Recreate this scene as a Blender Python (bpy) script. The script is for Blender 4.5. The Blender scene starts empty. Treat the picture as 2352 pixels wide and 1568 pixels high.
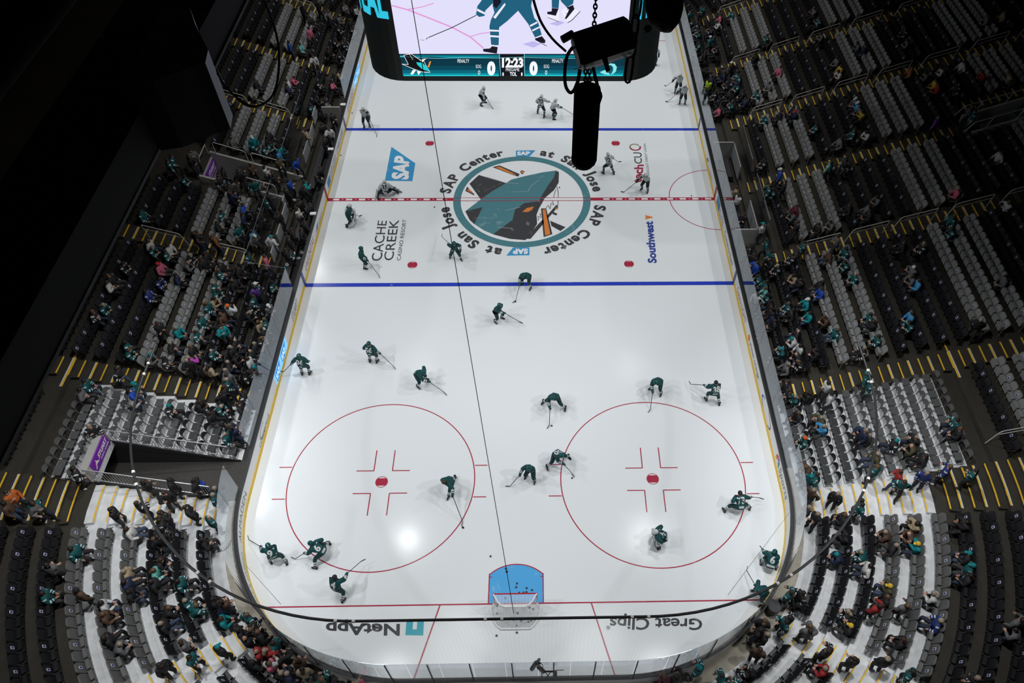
import bpy, bmesh, math, random
import numpy as np
from mathutils import Vector, Matrix

# ------------------------------------------------------------------ camera, world, lights
SC = bpy.context.scene
COL = SC.collection
W, H = 2352, 1568
F = 1716.91
CAM = np.array([1.1786, -38.8305, 33.2202])
CM = np.array([[0.99969411, -0.02011921, 0.01438408],
               [-0.00671508, -0.78054602, -0.62506225],
               [0.02380319, 0.62477446, -0.78044236]])
CX = 1176 + 106.5967
cd = bpy.data.cameras.new('camera'); cam = bpy.data.objects.new('camera', cd); COL.objects.link(cam)
cd.sensor_width = 36; cd.lens = F / W * 36; cd.shift_x = -106.5967 / W
cd.clip_start = 0.3; cd.clip_end = 300
R_ = Matrix([[CM[0][i], -CM[1][i], -CM[2][i]] for i in range(3)]).to_4x4()
R_.translation = Vector(CAM); cam.matrix_world = R_
SC.camera = cam

def ray(px, py): return np.array([(px - CX) / F, (py - 784) / F, 1.0]) @ CM
def at(px, py, z=0.0):
    d = ray(px, py); p = CAM + (z - CAM[2]) / d[2] * d; return p
def aty(px, py, y):
    d = ray(px, py); return CAM + (y - CAM[1]) / d[1] * d
def atx(px, py, x):
    d = ray(px, py); return CAM + (x - CAM[0]) / d[0] * d
def proj(p):
    q = CM @ (np.array(p, float) - CAM)
    return CX + F * q[0] / q[2], 784 + F * q[1] / q[2], q[2]

w = bpy.data.worlds.new('world'); SC.world = w; w.use_nodes = True
w.node_tree.nodes['Background'].inputs[0].default_value = (0.55, 0.6, 0.7, 1)
w.node_tree.nodes['Background'].inputs[1].default_value = 0.008
SC.view_settings.view_transform = 'Standard'; SC.view_settings.look = 'None'
SC.view_settings.gamma = 1; SC.view_settings.exposure = 0.0
SC.cycles.max_bounces = 5; SC.cycles.diffuse_bounces = 2; SC.cycles.glossy_bounces = 3
SC.cycles.transparent_max_bounces = 24; SC.cycles.caustics_reflective = False; SC.cycles.caustics_refractive = False

def spot(x, y, z, tx, ty, watts, angle, size=0.35, blend=1.0, col=(0.97, 0.99, 1.0)):
    l = bpy.data.lights.new('arena_or_fill_light', 'SPOT'); l.energy = watts; l.spot_size = math.radians(angle)
    l.spot_blend = blend; l.shadow_soft_size = size; l.color = col
    o = bpy.data.objects.new('arena_or_fill_light', l); COL.objects.link(o); o.location = (x, y, z)
    o.rotation_euler = (Vector((tx, ty, 0)) - Vector((x, y, z))).to_track_quat('-Z', 'Y').to_euler()
    return o
for yy in (-30, -18, -6, 6, 18, 30):
    for sx in (-1, 1):
        spot(sx * 23, yy * 1.0, 27, -sx * 1.0, yy * 0.8, 6500, 70, 0.4)
for sx in (-1, 1):
    for yy in (-24, -13.6, 3, 16):
        spot(sx * 9.5, yy, 23.5, sx * 7, yy, 2600 if yy > -20 else 3200, 84, 0.3 if (sx < 0 and yy == -13.6) else 1.3)
for sx in (-1, 1):
    spot(sx * 12, -26, 23, sx * 17.5, -26, 7500, 60, 0.5); spot(sx * 10, -14, 23, sx * 19, -19, 6000, 56, 0.5)  # fill spots added to brighten the near corners and platform rows
    for yy in (-6, 4, 14, 24): spot(sx * 9, yy, 23.5, sx * 17.5, yy, 2500, 54, 0.5)  # more added fill, lifting the side stands
    spot(sx * 5, -22, 23.5, sx * 6, -34, 2600, 66, 2.2)  # broad soft fill added for the rows beyond the near end
for yy in (-8, -1, 6.5, 12, 21): spot(-24.3, yy, 28, -11.8, -38.8 + (yy + 38.8) * 0.543, 1700, 26, 0.32)

# ------------------------------------------------------------------ materials
def mat(name, c, rough=0.6, metal=0.0, noise=0.12, scale=8.0, spec=0.5, emit=0.0, coat=0.0):
    m = bpy.data.materials.get(name)
    if m: return m
    m = bpy.data.materials.new(name); m.use_nodes = True
    nt = m.node_tree; b = nt.nodes['Principled BSDF']
    b.inputs['Roughness'].default_value = rough; b.inputs['Metallic'].default_value = metal
    b.inputs['Specular IOR Level'].default_value = spec
    if coat: b.inputs['Coat Weight'].default_value = coat
    c = tuple(c) + (1,)
    if noise:
        n = nt.nodes.new('ShaderNodeTexNoise'); n.inputs['Scale'].default_value = scale
        tc = nt.nodes.new('ShaderNodeTexCoord'); nt.links.new(tc.outputs['Object'], n.inputs['Vector'])
        mx = nt.nodes.new('ShaderNodeMix'); mx.data_type = 'RGBA'
        mx.inputs['A'].default_value = tuple(v * (1 - noise) for v in c[:3]) + (1,)
        mx.inputs['B'].default_value = tuple(min(1, v * (1 + noise)) for v in c[:3]) + (1,)
        nt.links.new(n.outputs['Fac'], mx.inputs['Factor']); nt.links.new(mx.outputs['Result'], b.inputs['Base Color'])
    else: b.inputs['Base Color'].default_value = c
    if emit:
        b.inputs['Emission Color'].default_value = c; b.inputs['Emission Strength'].default_value = emit
        b.inputs['Base Color'].default_value = (0.01, 0.01, 0.01, 1)
    return m
def emat(name, c, s=1.0): return mat(name, c, 0.5, emit=s, noise=0, spec=0.1)
ICE = (0.80, 0.83, 0.845)
def icem(name, c, scuff=0.5):
    m = bpy.data.materials.get(name)
    if m: return m
    m = bpy.data.materials.new(name); m.use_nodes = True
    nt = m.node_tree; b = nt.nodes['Principled BSDF']
    b.inputs['Roughness'].default_value = 0.16; b.inputs['IOR'].default_value = 1.31
    tc = nt.nodes.new('ShaderNodeTexCoord')
    n = nt.nodes.new('ShaderNodeTexNoise'); n.inputs['Scale'].default_value = 1.3; n.inputs['Detail'].default_value = 8
    n.inputs['Distortion'].default_value = 1.5
    nt.links.new(tc.outputs['Object'], n.inputs['Vector'])
    r = nt.nodes.new('ShaderNodeValToRGB'); r.color_ramp.elements[0].position = 0.62; r.color_ramp.elements[1].position = 0.8
    nt.links.new(n.outputs['Fac'], r.inputs['Fac'])
    mu = nt.nodes.new('ShaderNodeMath'); mu.operation = 'MULTIPLY'; mu.inputs[1].default_value = scuff
    nt.links.new(r.outputs['Color'], mu.inputs[0])
    mx = nt.nodes.new('ShaderNodeMix'); mx.data_type = 'RGBA'
    mx.inputs['A'].default_value = tuple(c) + (1,); mx.inputs['B'].default_value = (0.82, 0.85, 0.87, 1)
    nt.links.new(mu.outputs[0], mx.inputs['Factor']); nt.links.new(mx.outputs['Result'], b.inputs['Base Color'])
    return m
M_ICE = icem('ice_white', ICE, 0.4)
M_RED = icem('ice_red', (0.42, 0.035, 0.07), 0.15); M_BLUE = icem('ice_blue', (0.03, 0.06, 0.50), 0.25)
M_LBLUE = icem('ice_crease_blue', (0.10, 0.42, 0.80), 0.5); M_TEAL = icem('ice_teal', (0.09, 0.235, 0.27), 0.25)
M_IBLK = icem('ice_black', (0.065, 0.065, 0.07), 0.35); M_ORNG = icem('ice_orange', (0.75, 0.24, 0.06), 0.2)
M_IWH = icem('ice_paint_white', (0.86, 0.87, 0.88), 0); M_SAP = icem('ice_sap_blue', (0.06, 0.32, 0.60), 0.25)
M_INAVY = icem('ice_navy', (0.05, 0.08, 0.32), 0.1); M_IBURG = icem('ice_burgundy', (0.35, 0.03, 0.07), 0.1)
M_ITEAL = icem('ice_square_teal', (0.06, 0.42, 0.52), 0.1)
M_BOARD = mat('board_white', (0.78, 0.79, 0.80), 0.35, noise=0.03)
M_YEL = mat('kick_yellow', (0.8, 0.5, 0.01), 0.4, noise=0.08)
M_BLK = mat('black_plastic', (0.012, 0.012, 0.013), 0.45)
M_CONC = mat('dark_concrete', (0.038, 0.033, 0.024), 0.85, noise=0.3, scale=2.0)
M_ALU = mat('platform_aluminium', (0.74, 0.75, 0.76), 0.5, noise=0.25, scale=3.0)
M_NOSE = mat('nosing_yellow', (0.95, 0.55, 0.03), 0.6); M_NOSW = mat('nosing_white', (0.75, 0.75, 0.72), 0.6)
M_SG = mat('seat_grey', (0.24, 0.24, 0.235), 0.5, noise=0.1); M_SB = mat('seat_black', (0.014, 0.014, 0.016), 0.45)
M_SGD = mat('cushion_grey', (0.27, 0.27, 0.265), 0.5); M_SBD = mat('cushion_black', (0.012, 0.012, 0.014), 0.4)
M_ARM = mat('armrest_metal', (0.36, 0.35, 0.33), 0.4, 0.3); M_ARMB = mat('armrest_dark', (0.05, 0.05, 0.05), 0.4)
M_RAIL = mat('rail_paint', (0.62, 0.60, 0.56), 0.4); M_GALV = mat('galvanised', (0.45, 0.46, 0.47), 0.35, 0.5)
M_GREY = mat('wall_grey', (0.42, 0.41, 0.39), 0.7); M_DK = mat('tunnel_dark', (0.02, 0.02, 0.021), 0.8)
M_PURP = mat('sign_purple', (0.22, 0.03, 0.42), 0.4); M_WHT = mat('white_paint', (0.85, 0.85, 0.86), 0.5)
M_NAVY = mat('navy_print', (0.04, 0.07, 0.3), 0.4); M_MAR = mat('maroon_print', (0.3, 0.05, 0.08), 0.4)
M_GPR = mat('dark_grey_print', (0.12, 0.12, 0.13), 0.5)

def glassmat(name, tint=(0.86, 0.88, 0.9), rough=0.03):
    m = bpy.data.materials.new(name); m.use_nodes = True; nt = m.node_tree; nt.nodes.clear()
    o = nt.nodes.new('ShaderNodeOutputMaterial'); t = nt.nodes.new('ShaderNodeBsdfTransparent'); t.inputs[0].default_value = tint + (1,)
    g = nt.nodes.new('ShaderNodeBsdfGlossy'); g.inputs['Roughness'].default_value = rough; g.inputs['Color'].default_value = (0.9, 0.92, 0.95, 1)
    f = nt.nodes.new('ShaderNodeFresnel'); geo = nt.nodes.new('ShaderNodeNewGeometry')
    mr = nt.nodes.new('ShaderNodeMapRange'); mr.inputs['To Min'].default_value = 1.5; mr.inputs['To Max'].default_value = 1 / 1.5
    nt.links.new(geo.outputs['Backfacing'], mr.inputs['Value']); nt.links.new(mr.outputs[0], f.inputs['IOR'])   # same index seen from either face
    mx = nt.nodes.new('ShaderNodeMixShader'); nt.links.new(f.outputs[0], mx.inputs[0])
    nt.links.new(t.outputs[0], mx.inputs[1]); nt.links.new(g.outputs[0], mx.inputs[2]); nt.links.new(mx.outputs[0], o.inputs[0])
    return m
M_GLASS = glassmat('rink_glass')
def netmat(name, c, a):
    m = bpy.data.materials.new(name); m.use_nodes = True; nt = m.node_tree; nt.nodes.clear()
    o = nt.nodes.new('ShaderNodeOutputMaterial'); t = nt.nodes.new('ShaderNodeBsdfTransparent')
    d = nt.nodes.new('ShaderNodeBsdfDiffuse'); d.inputs[0].default_value = c + (1,)
    tc = nt.nodes.new('ShaderNodeTexCoord'); n = nt.nodes.new('ShaderNodeTexWave'); n.inputs['Scale'].default_value = 2.2
    n.inputs['Distortion'].default_value = 1.0
    nt.links.new(tc.outputs['Object'], n.inputs['Vector'])
    mr = nt.nodes.new('ShaderNodeMapRange'); mr.inputs['To Min'].default_value = a * 0.85; mr.inputs['To Max'].default_value = a * 1.15
    nt.links.new(n.outputs['Fac'], mr.inputs['Value'])
    mx = nt.nodes.new('ShaderNodeMixShader'); nt.links.new(mr.outputs[0], mx.inputs[0])
    nt.links.new(t.outputs[0], mx.inputs[1]); nt.links.new(d.outputs[0], mx.inputs[2]); nt.links.new(mx.outputs[0], o.inputs[0])
    return m
M_NET = netmat('safety_netting', (0.03, 0.03, 0.03), 0.10)
M_GNET = netmat('goal_netting', (0.75, 0.75, 0.75), 0.38)

# ------------------------------------------------------------------ helpers
def tag(o, label=None, cat=None, group=None, kind=None):
    if label: o['label'] = label
    if cat: o['category'] = cat
    if group: o['group'] = group
    if kind: o['kind'] = kind
    return o
def empty(name, loc=(0, 0, 0), rz=0.0):
    o = bpy.data.objects.new(name, None); COL.objects.link(o); o.location = loc; o.rotation_euler = (0, 0, rz)
    o.empty_display_size = 0.2; return o
class MB:
    def __init__(s): s.v = []; s.f = []; s.m = []
    def add(s, vs, fs, mi=0):
        k = len(s.v); s.v += [tuple(map(float, v)) for v in vs]; s.f += [tuple(i + k for i in f) for f in fs]; s.m += [mi] * len(fs); return s
    def box(s, a, b, mi=0, R=None, T=None):
        vs = [(x, y, z) for z in (a[2], b[2]) for y in (a[1], b[1]) for x in (a[0], b[0])]
        if R is not None: vs = [tuple(R @ Vector(v)) for v in vs]
        if T is not None: vs = [tuple(Vector(v) + Vector(T)) for v in vs]
        return s.add(vs, [(0, 2, 3, 1), (4, 5, 7, 6), (0, 1, 5, 4), (2, 6, 7, 3), (0, 4, 6, 2), (1, 3, 7, 5)], mi)
    def tube(s, pts, r, n=6, mi=0, closed=False, cap=True):
        pts = [Vector(p) for p in pts]; L = len(pts)
        rr = r if isinstance(r, (list, tuple)) else [r] * L
        vs = []; up = Vector((0, 0, 1)); prev = None
        for i, p in enumerate(pts):
            a = pts[(i - 1) % L] if (closed or i > 0) else p; b = pts[(i + 1) % L] if (closed or i < L - 1) else p
            d = (b - a).normalized() if (b - a).length > 1e-9 else Vector((0, 0, 1))
            if prev is None:
                ref = up if abs(d.z) < 0.9 else Vector((1, 0, 0)); u = d.cross(ref).normalized()
            else: u = (prev - d * prev.dot(d)).normalized()
            prev = u; q = d.cross(u)
            for k in range(n):
                t = 2 * math.pi * k / n; vs.append(p + (u * math.cos(t) + q * math.sin(t)) * rr[i])
        fs = []
        for i in range(L if closed else L - 1):
            for k in range(n):
                a = i * n + k; b = i * n + (k + 1) % n; c = ((i + 1) % L) * n + (k + 1) % n; d = ((i + 1) % L) * n + k
                fs.append((a, b, c, d))
        if cap and not closed: fs += [tuple(range(n - 1, -1, -1)), tuple((L - 1) * n + k for k in range(n))]
        return s.add(vs, fs, mi)
    def prism(s, poly, a, b, mi=0, f=None):
        """poly 2D list, extruded between a and b along third axis; f maps (u,v,w) to xyz"""
        f = f or (lambda u, v, w: (u, v, w)); n = len(poly)
        vs = [f(u, v, a) for u, v in poly] + [f(u, v, b) for u, v in poly]
        return s.add(vs, [tuple(range(n - 1, -1, -1)), tuple(range(n, 2 * n))] + [(i, (i + 1) % n, n + (i + 1) % n, n + i) for i in range(n)], mi)
    def ball(s, c, r, n=8, m=5, mi=0, zmin=-1.0, R=None):
        r = r if isinstance(r, (tuple, list)) else (r, r, r); vs = []; t0 = math.acos(zmin)
        for i in range(m + 1):
            t = t0 * i / m
            for k in range(n):
                p = 2 * math.pi * k / n
                q = Vector((r[0] * math.sin(t) * math.cos(p), r[1] * math.sin(t) * math.sin(p), r[2] * math.cos(t)))
                if R is not None: q = R @ q
                vs.append(q + Vector(c))
        fs = [(i * n + k, (i + 1) * n + k, (i + 1) * n + (k + 1) % n, i * n + (k + 1) % n) for i in range(m) for k in range(n)]
        return s.add(vs, fs, mi)
    def mesh(s, name, mats):
        me = bpy.data.meshes.new(name); me.from_pydata(s.v, [], s.f)
        for m in (mats if isinstance(mats, (list, tuple)) else [mats]): me.materials.append(m)
        if any(s.m): me.polygons.foreach_set('material_index', s.m)
        me.update(); return me
    def build(s, name, mats, parent=None, smooth=False, loc=None):
        me = s.mesh(name, mats)
        if smooth: me.polygons.foreach_set('use_smooth', [True] * len(me.polygons))
        o = bpy.data.objects.new(name, me); COL.objects.link(o)
        if parent: o.parent = parent
        if loc: o.location = loc
        return o
def rebase(o, p):
    """put origin of a mesh object built in world coordinates at p"""
    for v in o.data.vertices: v.co -= Vector(p)
    o.location = p; return o
def copytree(o, parent=None):
    c = o.copy(); COL.objects.link(c); c.parent = parent
    for ch in list(o.children): copytree(ch, c)
    return c
ORD = ['zeroth', 'first', 'second', 'third', 'fourth', 'fifth', 'sixth', 'seventh', 'eighth', 'ninth', 'tenth', 'eleventh', 'twelfth',
       'thirteenth', 'fourteenth', 'fifteenth', 'sixteenth', 'seventeenth', 'eighteenth', 'nineteenth', 'twentieth'] + \
      ['twenty-' + x for x in ('first', 'second', 'third', 'fourth', 'fifth', 'sixth', 'seventh', 'eighth', 'ninth')] + ['thirtieth'] + \
      ['thirty-' + x for x in ('first', 'second', 'third', 'fourth', 'fifth', 'sixth', 'seventh', 'eighth', 'ninth')]

# text meshes -----------------------------------------------------------------
_tc = {}
def text_geo(t, off=0.0, shear=0.0, space=1.0):
    k = (t, off, shear, space)
    if k in _tc: return _tc[k]
    cu = bpy.data.curves.new('txt', 'FONT'); cu.body = t; cu.offset = off; cu.shear = shear; cu.space_character = space; cu.resolution_u = 3
    o = bpy.data.objects.new('txt', cu); COL.objects.link(o)
    dg = bpy.context.evaluated_depsgraph_get(); dg.update()
    me = bpy.data.meshes.new_from_object(o.evaluated_get(dg))
    v = [(p.co.x, p.co.y) for p in me.vertices]; f = [tuple(p.vertices) for p in me.polygons]
    bpy.data.objects.remove(o); bpy.data.curves.remove(cu); bpy.data.meshes.remove(me)
    xs = [a for a, b in v]; ys = [b for a, b in v]; x0, x1, y0, y1 = min(xs), max(xs), min(ys), max(ys)
    g = ([((a - x0) / (x1 - x0), (b - y0) / (y1 - y0)) for a, b in v], f, (x1 - x0, y1 - y0)); _tc[k] = g; return g
def quadmap(c):
    """c: bl, br, tr, tl 3D points"""
    c = [Vector(p) for p in c]
    return lambda u, v: (c[0] * (1 - u) + c[1] * u) * (1 - v) + (c[3] * (1 - u) + c[2] * u) * v
def put_text(mb, t, fn, off=0.02, mi=0, shear=0.0, space=1.0):
    v, f, _ = text_geo(t, off, shear, space); mb.add([fn(a, b) for a, b in v], f, mi); return mb
def icepx(L, z): return [tuple(Vector(at(a, b))[:2]) + (z,) for a, b in L]

# ------------------------------------------------------------------ perimeter path
HX, HY, RC = 12.954, 30.48, 8.534
AX, AY = HX - RC, HY - RC   # 4.42, 21.946
ARC = RC * math.pi / 2
def bpath(s, off=0.0):
    """s=0 at right side y=0 going towards the near end (-y); perimeter at the boards, off outward"""
    segs = [(AY, 0), (ARC, 1), (2 * AX, 2), (ARC, 3), (2 * AY, 4), (ARC, 5), (2 * AX, 6), (ARC, 7), (AY, 8)]
    tot = sum(a for a, _ in segs); s = s % tot
    for L, k in segs:
        if s <= L + 1e-9: break
        s -= L
    r = RC + off
    if k == 0: return (HX + off, -s)
    if k == 1: t = s / RC; return (AX + r * math.cos(t), -AY - r * math.sin(t))
    if k == 2: return (AX - s, -HY - off)
    if k == 3: t = s / RC; return (-AX - r * math.sin(t), -AY - r * math.cos(t))
    if k == 4: return (-HX - off, -AY + s)
    if k == 5: t = s / RC; return (-AX - r * math.cos(t), AY + r * math.sin(t))
    if k == 6: return (-AX + s, HY + off)
    if k == 7: t = s / RC; return (AX + r * math.sin(t), AY + r * math.cos(t))
    return (HX + off, AY - s)
PER = 4 * AY + 4 * AX + 4 * ARC
S_NE = AY + ARC + AX       # s of near end centre
def S_of(side, y):         # path position on a straight side
    return (-y) % PER if side > 0 else AY + ARC + 2 * AX + ARC + (y + AY)
def srange(a, b, step=0.6):
    n = max(1, int(abs(b - a) / step + 0.5)); return [a + (b - a) * i / n for i in range(n + 1)]

# ------------------------------------------------------------------ ice
ice = MB()
pts = [bpath(PER * i / 160) for i in range(160)]
ice.prism(pts[::-1], -0.25, 0.0)
ICEO = ice.build('floor', M_ICE); tag(ICEO, 'white ice sheet of the hockey rink', None, None, 'structure')
def mark(name, mb, m, label=None):
    o = mb.build(name, m, ICEO)
    if label: o['label'] = label
    return o
Z1, Z2, Z3, Z4 = 0.004, 0.007, 0.010, 0.013
def rect(mb, x0, y0, x1, y1, z, mi=0): mb.add([(x0, y0, z), (x1, y0, z), (x1, y1, z), (x0, y1, z)], [(0, 1, 2, 3)], mi)
def ringm(mb, cx, cy, ri, ro, z, a0=0, a1=2 * math.pi, n=72, mi=0):
    vs = []
    for i in range(n + 1):
        t = a0 + (a1 - a0) * i / n
        vs += [(cx + ri * math.cos(t), cy + ri * math.sin(t), z), (cx + ro * math.cos(t), cy + ro * math.sin(t), z)]
    mb.add(vs, [(2 * i, 2 * i + 1, 2 * i + 3, 2 * i + 2) for i in range(n)], mi)
def disc(mb, cx, cy, r, z, mi=0, n=32): mb.add([(cx + r * math.cos(2 * math.pi * i / n), cy + r * math.sin(2 * math.pi * i / n), z) for i in range(n)], [tuple(range(n))], mi)
for sy in (-1, 1):
    mb = MB(); rect(mb, -HX + 0.01, sy * 7.77 - 0.15, HX - 0.01, sy * 7.77 + 0.15, Z2); mark('blue_line', mb, M_BLUE)
mb = MB(); rect(mb, -HX + 0.01, -0.15, -4.6, 0.15, Z3); rect(mb, 4.6, -0.15, HX - 0.01, 0.15, Z3)
for s in (-1, 1): rect(mb, -4.6, s * 0.15 - 0.025, 4.6, s * 0.15 + 0.025, Z4)
x = -HX + 0.35
while x < HX - 0.5:
    if abs(x + 0.3) > 4.9: rect(mb, x, -0.075, x + 0.42, 0.075, Z4, 1); rect(mb, x + 0.6, -0.02, x + 0.7, 0.02, Z4, 1)
    x += 0.86
rect(mb, -4.08, -0.125, -3.1, 0.125, Z4, 1); rect(mb, 1.9, -0.125, 4.08, 0.125, Z4, 1)
mark('red_centre_line', mb, [M_RED, M_IWH])
for sy in (-1, 1):
    mb = MB(); yg = sy * 27.13; xe = 11.55
    rect(mb, -xe, yg - 0.03, xe, yg + 0.03, Z3); mark('goal_line', mb, M_RED)
    mb = MB()
    for sx in (-1, 1):
        a = Vector((sx * 3.35, yg)); b = Vector((sx * 4.27, sy * 30.46)); d = (b - a).normalized(); n = Vector((-d.y, d.x)) * 0.03
        mb.add([(a.x + n.x, a.y + n.y, Z2), (b.x + n.x, b.y + n.y, Z2), (b.x - n.x, b.y - n.y, Z2), (a.x - n.x, a.y - n.y, Z2)], [(0, 1, 2, 3)])
    mark('trapezoid_line', mb, M_RED)
    # crease
    mb = MB(); n = 20; R = 1.83; t0 = math.acos(1.22 / R)
    arc = [(R * math.cos(t0 + (math.pi - 2 * t0) * i / n), yg - sy * R * math.sin(t0 + (math.pi - 2 * t0) * i / n)) for i in range(n + 1)]
    poly = [(1.22, yg)] + arc + [(-1.22, yg)]
    mb.add([(x, y, Z1) for x, y in poly], [tuple(range(len(poly)))])
    mark('goal_crease', mb, M_LBLUE)
    mb = MB(); ringm(mb, 0, yg, R - 0.05, R, Z2, *((t0, math.pi - t0) if sy < 0 else (-math.pi + t0, -t0)))
    for sx in (-1, 1):
        rect(mb, sx * 1.22 - 0.025, min(yg, yg - sy * 1.37), sx * 1.22 + 0.025, max(yg, yg - sy * 1.37), Z2)
        rect(mb, min(sx * 1.22, sx * 1.09), yg - sy * 1.22 - 0.02, max(sx * 1.22, sx * 1.09), yg - sy * 1.22 + 0.02, Z2)
    mark('crease_outline', mb, M_RED)
    for sx in (-1, 1):
        cx, cy = sx * 6.706, sy * 21.03
        mb = MB(); ringm(mb, cx, cy, 4.55, 4.60, Z2, n=96)
        for a in (-1, 1):
            for b in (-1, 1):
                x0 = cx + a * 4.55; x1 = cx + a * 5.18
                rect(mb, min(x0, x1), cy + b * 0.87 - 0.025, max(x0, x1), cy + b * 0.87 + 0.025, Z2)
                xa, ya = cx + a * 0.46, cy + b * 0.62
                rect(mb, min(xa, xa + a * 0.86), ya - 0.025, max(xa, xa + a * 0.86), ya + 0.025, Z2)
                rect(mb, xa - 0.025, min(ya, ya + b * 1.17), xa + 0.025, max(ya, ya + b * 1.17), Z2)
        mark('faceoff_circle', mb, M_RED)
        mb = MB(); ringm(mb, cx, cy, 0.275, 0.305, Z3)
        pl = [(cx + 0.29 * math.cos(t), cy + max(-0.2, min(0.2, 0.29 * math.sin(t)))) for t in [2 * math.pi * i / 32 for i in range(32)]]
        mb.add([(x, y, Z2) for x, y in pl], [tuple(range(32))]); mark('faceoff_dot', mb, M_RED)
        mb = MB(); ringm(mb, sx * 6.706, sy * 6.1, 0.275, 0.305, Z3)
        pl = [(sx * 6.706 + 0.29 * math.cos(t), sy * 6.1 + max(-0.22, min(0.22, 0.29 * math.sin(t)))) for t in [2 * math.pi * i / 32 for i in range(32)]]
        mb.add([(x, y, Z2) for x, y in pl], [tuple(range(32))]); mark('faceoff_dot', mb, M_RED)
mb = MB(); ringm(mb, HX, 0, 3.0, 3.05, Z2, math.pi / 2 + 0.004, 1.5 * math.pi - 0.004); mark('referee_crease', mb, M_RED)

# centre emblem, outlines read off the ice (z = 0 plane)
E0 = lambda L: [(820 + a / 3.36, 300 + b / 3.36) for a, b in L]
def ipoly(mb, L, z, mi=0, conv=E0):
    p = icepx(conv(L), z); mb.add(p, [tuple(range(len(p)))], mi)
mb = MB(); disc(mb, 0, 0, 4.12, 0.002, 0, 64); ringm(mb, 0, 0, 4.10, 4.60, Z2, mi=1, n=96)
ipoly(mb, [(940, 342), (868, 410), (955, 530), (1040, 470), (1150, 405)], Z2, 2)                       # dark fin
ipoly(mb, [(1150, 405), (1190, 378), (1300, 350), (1430, 322), (1535, 308), (1555, 318), (1556, 380), (1530, 440), (1470, 480), (1440, 520), (1400, 560),
           (1340, 590), (1270, 640), (1200, 700), (1050, 800), (980, 770), (905, 720), (835, 622), (955, 530), (1040, 470)], Z2, 1)
ipoly(mb, [(970, 590), (835, 622), (870, 690), (905, 722)], Z3, 2)
ipoly(mb, [(1535, 308), (1558, 322), (1556, 400), (1520, 460), (1450, 520), (1405, 600), (1385, 650), (1390, 720), (1340, 800), (1300, 845), (1180, 835),
           (1050, 800), (1130, 740), (1200, 690), (1220, 610), (1290, 560), (1400, 545), (1470, 430), (1520, 360)], Z3, 2)
ipoly(mb, [(1275, 628), (1310, 598), (1365, 585), (1350, 612), (1320, 628)], Z4, 3)
for L in ([(1045, 282), (1100, 268), (1255, 335), (1245, 355), (1210, 345)], [(1258, 320), (1270, 305), (1295, 315), (1275, 340)],
          [(835, 465), (850, 432), (905, 490), (905, 500)], [(1420, 600), (1460, 600), (1508, 800), (1440, 822)],
          [(1400, 720), (1480, 640), (1540, 570), (1550, 590), (1480, 670), (1340, 835), (1300, 835)], [(1490, 695), (1610, 745), (1570, 775), (1500, 735)],
          [(1510, 625), (1545, 640), (1540, 655), (1510, 645)]):
    ipoly(mb, L, Z2, 2)
for L in ([(1070, 285), (1100, 278), (1225, 338), (1205, 340)], [(1265, 322), (1275, 312), (1288, 318), (1275, 332)], [(850, 462), (862, 448), (895, 485)],
          [(1432, 610), (1454, 608), (1492, 800), (1452, 810)], [(1525, 600), (1553, 596), (1548, 610)]):
    ipoly(mb, L, Z4, 3)
def iline(mb, L, wd, z, mi=0, conv=E0):
    P = [Vector(p) for p in icepx(conv(L), z)]
    for a, b in zip(P, P[1:]):
        d = (b - a).normalized(); n = Vector((-d.y, d.x, 0)) * wd / 2; mb.add([a + n, b + n, b - n, a - n], [(0, 1, 2, 3)], mi)
iline(mb, [(1540, 430), (1552, 470), (1552, 540), (1548, 600)], 0.04, Z3, 2)
iline(mb, [(1535, 455), (1518, 505), (1525, 530), (1508, 545), (1520, 575), (1498, 560), (1490, 605), (1475, 575), (1458, 600)], 0.035, Z3, 2)
iline(mb, [(1385, 692), (1402, 690), (1395, 660), (1420, 672), (1412, 640), (1435, 655)], 0.035, Z3, 2)
for L in ([(1000, 355), (1140, 402), (1250, 410)], [(1200, 475), (1320, 470), (1345, 425), (1408, 380)], [(1080, 745), (1200, 755)], [(1140, 618), (1260, 590)]):
    iline(mb, L, 0.03, Z4 + 0.002, 4)
mark('centre_emblem', mb, [M_IWH, M_TEAL, M_IBLK, M_ORNG, icem('ice_scratch', (0.45, 0.5, 0.52), 0)], 'shark head biting a stick inside a teal ring')
def arc_text(mb, t, a_mid, r0, r1, span=68, mi=0):
    """letters standing outward on the circle; a_mid in degrees"""
    ws = [0.55 if c == ' ' else text_geo(c, 0.02)[2][0] + 0.12 for c in t]; hscale = (r1 - r0) / 0.75
    sp = math.radians(span) * (r0 + r1) / 2 / (sum(ws) * hscale); tot = sum(ws) * hscale * sp; rm = (r0 + r1) / 2; a = math.radians(a_mid) + tot / rm / 2
    for c, wd in zip(t, ws):
        wd *= hscale * sp
        if c != ' ':
            v, f, (tw, th) = text_geo(c, 0.045); hh = th * hscale; up = c in 'pgyjJ' and c != 'J'
            base = r0 - (0.2 * hscale if c in 'pgy' else 0)
            mb.add([((base + q * hh) * math.cos(a - p * tw * hscale * sp / rm), (base + q * hh) * math.sin(a - p * tw * hscale * sp / rm), Z2) for p, q in v], f, mi)
        a -= wd / rm
mb = MB()
for t, a in (('SAP Center', 139), ('at San Jose', 42), ('SAP Center', -41), ('at San Jose', -138)):
    arc_text(mb, t, a, 4.85, 5.62)
mark('ring_lettering', mb, M_IBLK)
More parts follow.
